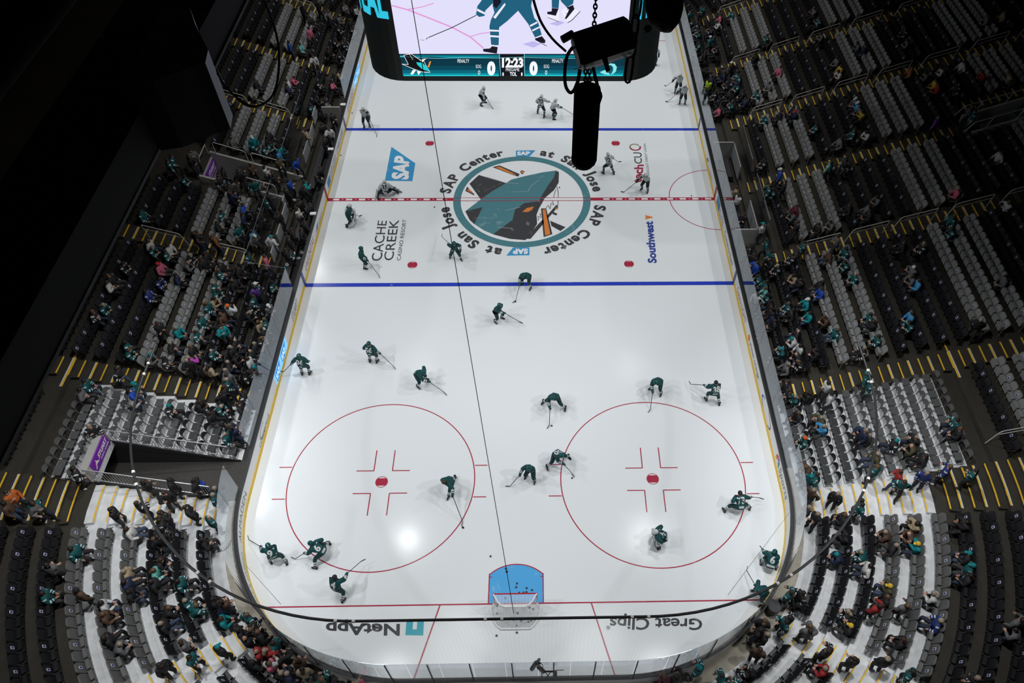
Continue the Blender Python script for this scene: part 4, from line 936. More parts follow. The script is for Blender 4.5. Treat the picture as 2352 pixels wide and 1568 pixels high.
# loose platform chair: curved back, flat square seat, tube frame
def hoop():
    mb = MB(); n = 10; vs = []
    for i in range(n + 1):
        t = math.pi * i / n; y = -0.23 * math.cos(t); x = 0.09 - 0.13 * math.sin(t); h = 0.66 + 0.20 * math.sin(t) ** 0.6
        for th in (0, 0.025): vs += [(x - th, y, 0.58), (x - th - 0.04, y, h)]
    fs = []
    for i in range(n):
        a, b = i * 4, (i + 1) * 4; fs += [(a, b, b + 1, a + 1), (a + 2, a + 3, b + 3, b + 2), (a + 1, b + 1, b + 3, a + 3), (a, a + 2, b + 2, b)]
    mb.add(vs, fs); return mb
PC = {}
for key, m1, m2 in (('grey', mat('chair_grey', (0.12, 0.12, 0.118), 0.5), mat('pan_grey', (0.10, 0.10, 0.10), 0.5)), ('black', mat('chair_black', (0.016, 0.016, 0.018), 0.5), mat('pan_black', (0.035, 0.035, 0.036), 0.5))):
    pan = MB(); pan.prism(rrect(0.21, 0.20, 0.56, 0.05), 0.40, 0.43, 0, lambda u, v, w_: (v, u, w_))
    fr = MB()
    for sy in (-0.235, 0.235): fr.tube([(0.06, sy, 0.75), (0.1, sy, 0.43), (0.55, sy, 0.02)], 0.013, 5); fr.tube([(0.1, sy, 0.02), (0.52, sy, 0.43)], 0.013, 5)
    fr.tube([(0.55, -0.235, 0.02), (0.55, 0.235, 0.02)], 0.013, 5); fr.tube([(0.53, -0.235, 0.43), (0.53, 0.235, 0.43)], 0.013, 5)
    PC[key] = [('backrest', hoop().mesh('backrest', m1)), ('seat_pan', pan.mesh('seat_pan', m2)), ('chair_frame', fr.mesh('chair_frame', mat('chair_tube', (0.16, 0.16, 0.165), 0.4, 0.4)))]

BLOCKS = []   # name, s0, s1, row range, kind
def edges(side):
    e = [-30.0] + [y for y in A_Y]
    return e
R_ED = [(-16.1, -6.45, 'right block between the platform and the near blue line', 'R1'), (-6.45, 0.55, 'right block behind the penalty boxes, near half', 'R2'),
        (0.55, 7.6, 'right block behind the penalty boxes, far half', 'R3'), (7.6, 14.65, 'right block beyond the far blue line', 'R4'), (14.65, 22.2, 'second right block beyond the far blue line', 'R5'), (22.2, 31.0, 'far right corner block', 'R6')]
for y0, y1, nm, k in R_ED: BLOCKS.append((nm, -y1 + 0.62, -y0 - 0.62, 0, 28, 'seat', k))
BLOCKS.append(('right platform', 16.75, 21.8, 0, 7, 'chair', 'RP'))
BLOCKS.append(('right rows above the platform', 16.75, 21.8, 9, 17, 'seat', 'RQ'))
BLOCKS.append(('near right corner', 23.25, SA - 0.52, 0, 14, 'seat', 'RC'))
BLOCKS.append(('near end right of the middle', SA + 0.52, SA + 4.1, 0, 9, 'seat', 'RE'))
BLOCKS.append(('near end by the middle', SA + 5.1, S_NE - 0.3, 0, 2, 'seat', 'RF'))
BLOCKS.append(('near end left of the middle', S_NE + 0.3, 2 * S_NE - SA - 0.52, 0, 9, 'seat', 'LE'))
BLOCKS.append(('near left corner', 2 * S_NE - SA + 0.52, 2 * S_NE - 23.25, 0, 13, 'seat', 'LC'))
BLOCKS.append(('left platform below the sign', 2 * S_NE - 21.95, 2 * S_NE - 16.75, 6, 7, 'chair', 'LQ'))
BLOCKS.append(('left platform beside the tunnel', 2 * S_NE - 19.7, 2 * S_NE - 16.75, 0, 5, 'chair', 'LP'))
BLOCKS.append(('left rows above the platform', 2 * S_NE - 21.8, 2 * S_NE - 17.4, 9, 13, 'seat', 'LR'))
L_ED = [(-16.1, -6.45, 'left block beside the platform', 'L1'), (-6.45, -0.95, 'left block behind the benches, near half', 'L2'), (1.85, 7.6, 'left block behind the benches, far half', 'L3'),
        (7.6, 14.65, 'left block beyond the far blue line', 'L4'), (14.65, 22.2, 'second left block beyond the far blue line', 'L5'), (22.2, 31.0, 'far left corner block', 'L6')]
for y0, y1, nm, k in L_ED: BLOCKS.append((nm, S_of(-1, y0) + 0.6, S_of(-1, y1) - 0.6, 0, 13, 'seat', k))
def row_col(j, kind, key):
    if kind == 'chair': return 'black' if j < 3 else 'grey'
    return 'grey' if j % 7 in (3, 4, 5) else 'black'
SEATS = {}
def seat_at(s, j, back=0.80):
    r = RJ(j) + back; x, y = bpath(s, r - RC); x2, y2 = bpath(s, r - RC - 1); return Vector((x, y, ZJ(j))), math.atan2(y2 - y, x2 - x)
for nm, s0, s1, j0, j1, kind, key in BLOCKS:
    for j in range(j0, j1 + 1):
        lo = 2 if key in ('R2', 'R3', 'L2', 'L3') else 0
        if j < lo: continue
        if key in ('R2', 'R3') and 15 <= j <= 22 and key == 'R2' and False: continue
        # width of a seat measured along the boards path shrinks with the radius in the corners
        n_s = 0; s = s0; arc0 = AY
        def pitch(s):
            x, y = bpath(s); r = RJ(j) + 0.8
            return 0.505 * (RC / r) if (abs(x) > AX + 1e-6 and abs(y) > AY + 1e-6) else 0.505
        while s + pitch(s) <= s1 + 0.02:
            p = pitch(s); c = s + p / 2; s += p; n_s += 1
            P, a = seat_at(c, j)
            if P.x > 0 and 15 <= j <= 22 and -0.8 < P.y < 1.7: continue
            if P.x > 0 and j >= 15 and 2.1 < P.y < 3.1: continue
            if P.x > 0 and j >= 15 and 0 < P.y < 0: continue
            if key in ('L2', 'L3') and j < 2: continue
            px, py, d = proj(P + Vector((0, 0, 0.6)))
            if not (-25 < px < W + 25 and -25 < py < H + 30): continue
            if P.x < 0:   # hidden by the catwalk
                ex = 283 + (513 - py) / 2.02 if py > 165 else 500 + (165 - py) * 0.42
                if px < ex - 30: continue
            if py < 0 and px < 1500 and px > 840: continue
            SEATS[key, j, n_s] = [P, a, row_col(j, kind, key), kind, nm, d, 0, c]
#@@CROWD
# ------------------------------------------------------------------ figures
def ik(a, c, l1, l2, pole):
    a, c, pole = Vector(a), Vector(c), Vector(pole); d = c - a; L = d.length
    mx = (l1 + l2) * 0.995
    if L > mx: c = a + d * (mx / L); d = c - a; L = mx
    u = d.normalized(); k = max(-1, min(1, (l1 * l1 + L * L - l2 * l2) / (2 * l1 * L)))
    q = (pole - u * pole.dot(u))
    q = q.normalized() if q.length > 1e-6 else Vector((0, 1, 0))
    return a + u * (l1 * k) + q * (l1 * math.sqrt(max(0, 1 - k * k))), c
def skeleton(hip, lean, feet, hands, bulk=1.0, side=0.0, headp=0.0, turn=0.0, back_up=0.0):
    """hip (x,y,z); lean forward degrees; feet/hands: [(x,y,z) left, right]; +y is forward"""
    hip = Vector(hip); L = math.radians(lean); sd = math.radians(side); tw = math.radians(turn)
    up = Vector((math.sin(sd), math.sin(L), math.cos(L))).normalized(); fw = Vector((0, math.cos(L), -math.sin(L)))
    rt = up.cross(fw) * -1; rt = fw.cross(up).normalized(); fw = up.cross(rt).normalized()
    r2 = rt * math.cos(tw) + fw * math.sin(tw)
    J = {'pel': hip, 'wai': hip + up * 0.18, 'che': hip + up * 0.36, 'nec': hip + up * 0.52}
    hl = math.radians(lean * 0.55 + headp); hu = Vector((math.sin(sd) * 0.6, math.sin(hl), math.cos(hl)))
    J['hea'] = J['nec'] + hu * 0.13; J['top'] = J['nec'] + hu * 0.25
    for s_, sg in (('L', -1), ('R', 1)):
        i = 0 if sg < 0 else 1
        sh = hip + up * 0.46 + r2 * (0.19 * sg); el, ha = ik(sh, hands[i], 0.29, 0.27, -fw * 0.6 + r2 * (sg * 0.7) - up * 0.4)
        J['sh' + s_], J['el' + s_], J['wr' + s_] = sh, el, ha; J['ha' + s_] = ha + (ha - el).normalized() * 0.09
        hj = hip + rt * (0.10 * sg) - up * 0.03; an = Vector(feet[i]) + Vector((0, 0, 0.10)); kn, an = ik(hj, an, 0.44, 0.43, Vector((sg * 0.25, 1, 0.2)))
        J['hj' + s_], J['kn' + s_], J['an' + s_] = hj, kn, an
        fd = Vector((sg * 0.25, 1, 0)).normalized() if len(feet[i]) < 4 else Vector((math.cos(feet[i][3]), math.sin(feet[i][3]), 0))
        J['to' + s_] = an + fd * 0.17 + Vector((0, 0, -0.06))
    J['_up'], J['_fw'], J['_rt'] = up, fw, r2
    return J
BONES = [('pel', 'wai', 'torso'), ('wai', 'che', 'torso'), ('che', 'nec', 'torso'), ('nec', 'hea', 'head'), ('hea', 'top', 'head')]
for s_ in 'LR':
    BONES += [('che', 'sh' + s_, 'torso'), ('sh' + s_, 'el' + s_, 'uarm'), ('el' + s_, 'wr' + s_, 'farm'), ('wr' + s_, 'ha' + s_, 'hand'),
              ('pel', 'hj' + s_, 'hips'), ('hj' + s_, 'kn' + s_, 'thigh'), ('kn' + s_, 'an' + s_, 'shin'), ('an' + s_, 'to' + s_, 'foot')]
def rad(nm, b):
    return {'pel': 0.145, 'wai': 0.145, 'che': 0.165, 'nec': 0.062, 'hea': 0.092, 'top': 0.075, 'sh': 0.085, 'el': 0.055, 'wr': 0.04, 'ha': 0.042, 'hj': 0.105, 'kn': 0.07, 'an': 0.045, 'to': 0.035}[nm[:2] if nm[-1] in 'LR' and len(nm) == 3 and nm not in ('hea', 'nec', 'pel', 'che', 'wai', 'top') else nm] * (b if nm not in ('hea', 'top', 'nec', 'haL', 'haR', 'anL', 'anR', 'toL', 'toR') else 1)
def skin(J, bulk, sub=2):
    bm = bmesh.new(); lay = bm.verts.layers.skin.verify(); V = {}
    def vert(p, r, root=False):
        v = bm.verts.new(p); v[lay].radius = (r, r); v[lay].use_root = root; return v
    for k in J:
        if k[0] != '_': V[k] = vert(J[k], rad(k, bulk), k == 'pel')
    for a, b, c in BONES:
        n = sub if c in ('uarm', 'farm', 'thigh', 'shin') else 1; prev = V[a]
        for i in range(1, n):
            t = i / n; m = vert(J[a].lerp(J[b], t), rad(a, bulk) * (1 - t) + rad(b, bulk) * t); bm.edges.new((prev, m)); prev = m
        bm.edges.new((prev, V[b]))
    me = bpy.data.meshes.new('sk'); bm.to_mesh(me); bm.free()
    o = bpy.data.objects.new('sk', me); COL.objects.link(o)
    o.modifiers.new('s', 'SKIN'); m2 = o.modifiers.new('u', 'SUBSURF'); m2.levels = 1; m2.render_levels = 1
    dg = bpy.context.evaluated_depsgraph_get(); dg.update(); out = bpy.data.meshes.new_from_object(o.evaluated_get(dg)); bpy.data.objects.remove(o); bpy.data.meshes.remove(me)
    return out
def classify(me, J):
    n = len(me.polygons); c = np.empty(n * 3); me.polygons.foreach_get('center', c); c = c.reshape(-1, 3)
    best = np.full(n, 1e9); cls = np.zeros(n, int); tt = np.zeros(n)
    for i, (a, b, k) in enumerate(BONES):
        A, B = np.array(J[a]), np.array(J[b]); d = B - A; t = np.clip(((c - A) @ d) / max(1e-9, d @ d), 0, 1)
        q = A + t[:, None] * d; r = rad(a, 1) * (1 - t) + rad(b, 1) * t; D = np.linalg.norm(c - q, axis=1) / r
        m = D < best; best[m] = D[m]; cls[m] = i; tt[m] = t[m]
    return cls, tt
def submesh(me, name, mask, off, mi=None, mats=()):
    vs = np.empty(len(me.vertices) * 3); me.vertices.foreach_get('co', vs); vs = vs.reshape(-1, 3)
    nn = np.empty(len(me.vertices) * 3); me.vertices.foreach_get('normal', nn); nn = nn.reshape(-1, 3)
    idx = {}; V = []; Fc = []; M = []
    for i, p in enumerate(me.polygons):
        if not mask[i]: continue
        f = []
        for v in p.vertices:
            if v not in idx: idx[v] = len(V); V.append(tuple(vs[v] + nn[v] * off))
            f.append(idx[v])
        Fc.append(tuple(f)); M.append(0 if mi is None else int(mi[i]))
    out = bpy.data.meshes.new(name); out.from_pydata(V, [], Fc)
    for m_ in mats: out.materials.append(m_)
    if M: out.polygons.foreach_set('material_index', M)
    out.polygons.foreach_set('use_smooth', [True] * len(Fc)); out.update(); return out
KND = np.array([{'torso': 0, 'head': 1, 'uarm': 2, 'farm': 3, 'hand': 4, 'hips': 5, 'thigh': 6, 'shin': 7, 'foot': 8}[k] for _, _, k in BONES])
def objmat(name, mul=1.0, rough=0.8):
    m = bpy.data.materials.new(name); m.use_nodes = True; nt = m.node_tree; b = nt.nodes['Principled BSDF']; b.inputs['Roughness'].default_value = rough
    oi = nt.nodes.new('ShaderNodeObjectInfo'); n = nt.nodes.new('ShaderNodeTexNoise'); n.inputs['Scale'].default_value = 9
    tc = nt.nodes.new('ShaderNodeTexCoord'); nt.links.new(tc.outputs['Object'], n.inputs['Vector'])
    mr = nt.nodes.new('ShaderNodeMapRange'); mr.inputs['To Min'].default_value = 0.7 * mul; mr.inputs['To Max'].default_value = 1.25 * mul
    nt.links.new(n.outputs['Fac'], mr.inputs['Value']); vm = nt.nodes.new('ShaderNodeVectorMath'); vm.operation = 'SCALE'
    nt.links.new(oi.outputs['Color'], vm.inputs[0]); nt.links.new(mr.outputs[0], vm.inputs['Scale']); nt.links.new(vm.outputs[0], b.inputs['Base Color']); return m
M_CLOTH = objmat('garment_cloth'); M_HAIR = objmat('hair', 1.0, 0.6)
M_STRIPE = mat('jersey_white_stripe', (0.62, 0.64, 0.64), 0.8)
SKINS = [mat('skin_light', (0.55, 0.33, 0.25), 0.6), mat('skin_medium', (0.38, 0.21, 0.14), 0.6), mat('skin_dark', (0.14, 0.075, 0.05), 0.6)]
TEAL = (0.0, 0.10, 0.105); TEALD = (0.0, 0.075, 0.08)

def fingers(mb, wr, ha, side, r=0.011):
    d = (Vector(ha) - Vector(wr)).normalized(); a = d.cross(Vector((0, 0, 1)));
    a = a.normalized() if a.length > 0.05 else Vector((1, 0, 0)); nrm = a.cross(d)
    for i, ln in enumerate((0.062, 0.075, 0.07, 0.055)):
        b0 = Vector(ha) + a * (0.024 * (i - 1.5)); mb.tube([b0 - d * 0.01, b0 + d * ln * 0.6, b0 + d * ln * 0.85 - nrm * ln * 0.45], [r, r * 0.95, r * 0.7], 5)
    b0 = Vector(wr) + d * 0.035 + a * (-0.035 * side); mb.tube([b0, b0 + d * 0.035 - a * (0.03 * side), b0 + d * 0.06 - a * (0.035 * side) - nrm * 0.02], [r * 1.15, r, r * 0.7], 5)

M_UNDER = mat('dark_underlayer', (0.012, 0.013, 0.015), 0.9)
# ---- spectators: shared meshes per pose
POSES = {
 'sitA': dict(hip=(0, 0.0, 0.55), lean=6, feet=[(-0.14, 0.42, 0), (0.14, 0.42, 0)], hands=[(-0.12, 0.32, 0.68), (0.12, 0.32, 0.68)], headp=12),
 'sitB': dict(hip=(0, 0.05, 0.55), lean=32, feet=[(-0.17, 0.45, 0), (0.17, 0.40, 0)], hands=[(-0.05, 0.55, 0.72), (0.08, 0.55, 0.72)], headp=10),
 'sitC': dict(hip=(0, 0.0, 0.55), lean=2, feet=[(-0.12, 0.48, 0), (0.16, 0.38, 0)], hands=[(0.10, 0.30, 0.85), (0.22, 0.28, 0.95)], headp=18, turn=12),
 'sitD': dict(hip=(0, 0.02, 0.55), lean=-6, feet=[(-0.10, 0.5, 0), (0.14, 0.5, 0)], hands=[(-0.28, 0.18, 0.62), (0.28, 0.2, 0.62)], headp=4, turn=-12),
 'stA': dict(hip=(0, 0, 0.95), lean=4, feet=[(-0.13, 0.0, 0), (0.13, 0.03, 0)], hands=[(-0.25, 0.1, 0.88), (0.25, 0.1, 0.88)], headp=8),
 'stB': dict(hip=(0, 0, 0.95), lean=3, feet=[(-0.15, 0.0, 0), (0.15, 0.0, 0)], hands=[(0.06, 0.26, 1.12), (-0.06, 0.24, 1.2)], headp=8, turn=8),
 'stC': dict(hip=(0, 0, 0.92), lean=10, feet=[(-0.10, 0.25, 0), (0.10, -0.2, 0)], hands=[(-0.26, -0.1, 0.92), (0.26, 0.22, 0.98)], headp=6),
 'stD': dict(hip=(0, 0, 0.95), lean=2, feet=[(-0.14, 0.02, 0), (0.14, 0, 0)], hands=[(-0.22, 0.15, 0.9), (0.14, 0.3, 1.35)], headp=-4),
}
VAR = {}
for pn, ps in POSES.items():
    J = skeleton(ps['hip'], ps['lean'], ps['feet'], ps['hands'], headp=ps.get('headp', 0), turn=ps.get('turn', 0))
    me = skin(J, 1.0); cls, tt = classify(me, J); k = KND[cls]
    bodies = []
    for si, sm in enumerate(SKINS):
        b = submesh(me, 'person', np.ones(len(k), bool), 0.0, np.where((k == 1) | (k == 4), 0, 1), [sm, M_UNDER])
        hb = MB()
        for s_, sg in (('L', -1), ('R', 1)): fingers(hb, J['wr' + s_], J['ha' + s_], sg)
        hd = J['hea']; f_ = J['_fw']; hb.ball(hd + f_ * 0.095 + Vector((0, 0, -0.005)), (0.014, 0.02, 0.02), 6, 4)
        for sg in (-1, 1): hb.ball(hd + J['_rt'] * (0.09 * sg), (0.012, 0.02, 0.03), 6, 4)
        b2 = hb.mesh('hx', sm); bm = bmesh.new(); bm.from_mesh(b); bm.from_mesh(b2); bm.to_mesh(b); bm.free(); bodies.append(b)
    plain = submesh(me, 'jacket', (k == 0) | (k == 2) | (k == 3), 0.028, None, [M_CLOTH])
    st = np.zeros(len(k), int); st[(k == 3) & (tt > 0.15) & (tt < 0.40)] = 1; st[(k == 3) & (tt > 0.6) & (tt < 0.8)] = 1
    bi = np.array([b_[0] == 'pel' and b_[1] == 'wai' for b_ in BONES])[cls]; st[bi & (tt < 0.32) & (tt > 0.1)] = 1
    st[(k == 2) & (tt < 0.12)] = 1
    jer = submesh(me, 'jersey', (k == 0) | (k == 2) | (k == 3), 0.032, st, [M_CLOTH, M_STRIPE])
    trs = submesh(me, 'trousers', (k == 5) | (k == 6) | (k == 7), 0.018, None, [M_CLOTH])
    sho = submesh(me, 'shoes', k == 8, 0.018, None, [M_CLOTH])
    hu = (J['top'] - J['nec']).normalized(); Rq = Vector((0, 0, 1)).rotation_difference(hu).to_matrix()
    h1 = MB(); h1.ball(J['hea'] + hu * 0.035 - J['_fw'] * 0.018, (0.103, 0.112, 0.118), 10, 6, 0, -0.15, Rq)
    h2 = MB(); h2.ball(J['hea'] + hu * 0.03 - J['_fw'] * 0.03, (0.108, 0.112, 0.125), 10, 6, 0, -0.55, Rq); h2.tube([J['hea'] - J['_fw'] * 0.07, J['nec'] - J['_fw'] * 0.13, J['nec'] - J['_fw'] * 0.15 - J['_up'] * 0.12], [0.08, 0.085, 0.05], 7)
    cap = MB(); cap.ball(J['hea'] + hu * 0.045, (0.108, 0.115, 0.115), 10, 5, 0, 0.0, Rq); f2 = Rq @ Vector((0, 1, 0))
    cap.add([J['hea'] + hu * 0.05 + f2 * 0.1 + J['_rt'] * -0.07, J['hea'] + hu * 0.05 + f2 * 0.1 + J['_rt'] * 0.07, J['hea'] + hu * 0.035 + f2 * 0.19 + J['_rt'] * 0.05, J['hea'] + hu * 0.035 + f2 * 0.19 - J['_rt'] * 0.05], [(0, 1, 2, 3)])
    bean = MB(); bean.ball(J['hea'] + hu * 0.05, (0.112, 0.118, 0.125), 10, 6, 0, -0.2, Rq); bean.ball(J['hea'] + hu * 0.18, 0.03, 6, 4)
    HM_ = {}
    for nm, mb in (('hair', h1), ('long_hair', h2), ('cap', cap), ('beanie', bean)):
        m_ = mb.mesh(nm, M_HAIR if 'hair' in nm else M_CLOTH); m_.polygons.foreach_set('use_smooth', [True] * len(m_.polygons)); HM_[nm] = m_
    VAR[pn] = dict(body=bodies, jacket=plain, jersey=jer, trousers=trs, shoes=sho, head=HM_)
COLS = dict(teal=((0.0, 0.085, 0.09), 'teal jersey', 1), black=((0.012, 0.012, 0.014), 'black jacket', 0), grey=((0.13, 0.13, 0.135), 'grey hoodie', 0), white=((0.58, 0.57, 0.55), 'white top', 0),
            blue=((0.01, 0.07, 0.42), 'bright blue jacket', 0), sky=((0.05, 0.28, 0.55), 'light blue jacket', 0), cyan=((0.0, 0.24, 0.27), 'turquoise top', 0), red=((0.35, 0.02, 0.02), 'red jacket', 0),
            pink=((0.55, 0.12, 0.2), 'pink top', 0), magenta=((0.45, 0.05, 0.40), 'magenta top', 0), purple=((0.16, 0.06, 0.36), 'purple top', 0), tan=((0.36, 0.28, 0.18), 'tan coat', 0),
            brown=((0.09, 0.05, 0.03), 'brown jacket', 0), rust=((0.3, 0.11, 0.03), 'rust coloured sweater', 0), navy=((0.012, 0.02, 0.06), 'navy jacket', 0), navyy=((0.012, 0.03, 0.16), 'blue and white striped jersey', 1),
            wj=((0.55, 0.56, 0.56), 'white hockey jersey', 0), bj=((0.014, 0.014, 0.016), 'black striped jersey', 1), yellow=((0.5, 0.35, 0.04), 'yellow top', 0), orange=((0.55, 0.13, 0.02), 'orange top', 0),
            olive=((0.07, 0.065, 0.03), 'olive jacket', 0), maroon=((0.12, 0.01, 0.03), 'maroon jacket', 0), lime=((0.4, 0.6, 0.02), 'neon yellow vest', 0), suit=((0.01, 0.01, 0.012), 'black suit', 0), mint=((0.1, 0.4, 0.35), 'mint jersey', 1))
HAIRC = [(0.012, 0.009, 0.007), (0.04, 0.02, 0.012), (0.12, 0.07, 0.035), (0.3, 0.24, 0.18), (0.02, 0.015, 0.012)]
HATC = dict(T=((0.0, 0.22, 0.24), 'teal'), W=((0.7, 0.7, 0.7), 'white'), Y=((0.7, 0.45, 0.03), 'yellow'), O=((0.8, 0.13, 0.01), 'orange'), B=((0.015, 0.015, 0.016), 'black'), R=((0.6, 0.02, 0.03), 'red'), N=((0.35, 0.3, 0.22), 'tan'))
used_lab = {}
def person(P, a, pose, colr, hat, label, rnd):
    v = VAR[pose]; c, _, strp = COLS[colr]
    o = bpy.data.objects.new('person', v['body'][rnd.choice((0, 0, 0, 1, 1, 2))]); COL.objects.link(o); o.location = P; o.rotation_euler = (0, 0, a - math.pi / 2)
    tag(o, label, 'person', 'spectators in the stands')
    def part(nm, me, c_): q = bpy.data.objects.new(nm, me); COL.objects.link(q); q.parent = o; q.color = tuple(c_) + (1,)
    part('jersey' if strp else 'jacket', v['jersey' if strp else 'jacket'], c)
    part('trousers', v['trousers'], rnd.choice(((0.01, 0.01, 0.012), (0.015, 0.022, 0.045), (0.035, 0.055, 0.10), (0.04, 0.04, 0.04), (0.01, 0.01, 0.012), (0.01, 0.01, 0.012))))
    part('shoes', v['shoes'], rnd.choice(((0.02, 0.02, 0.02), (0.02, 0.02, 0.02), (0.5, 0.5, 0.5))))
    if hat: part(rnd.choice(('cap', 'beanie')), v['head']['cap' if rnd.random() < .6 else 'beanie'], HATC[hat][0])
    elif rnd.random() < 0.93: nm = rnd.choice(('hair', 'hair', 'long_hair')); part(nm, v['head'][nm], rnd.choice(HAIRC))
    return o
def surf_pt(px, py, h):
    d = ray(px, py)
    def g(t):
        P = CAM + t * d; x = abs(P[0]); dx = x - AX; dy = abs(P[1]) - AY if abs(P[1]) > AY else 0
        r = math.hypot(dx, dy) if dx > 0 else dy
        zz = 0.02 + 0.37 * (r - 9.41) if r > 9.41 else 0.02
        return P[2] - (zz + h), P, r
    a, b = 15, 90
    for _ in range(50):
        m = (a + b) / 2
        if g(m)[0] > 0: a = m
        else: b = m
    return g(a)[1:]
rnd = random.Random(5); NSPEC = 296
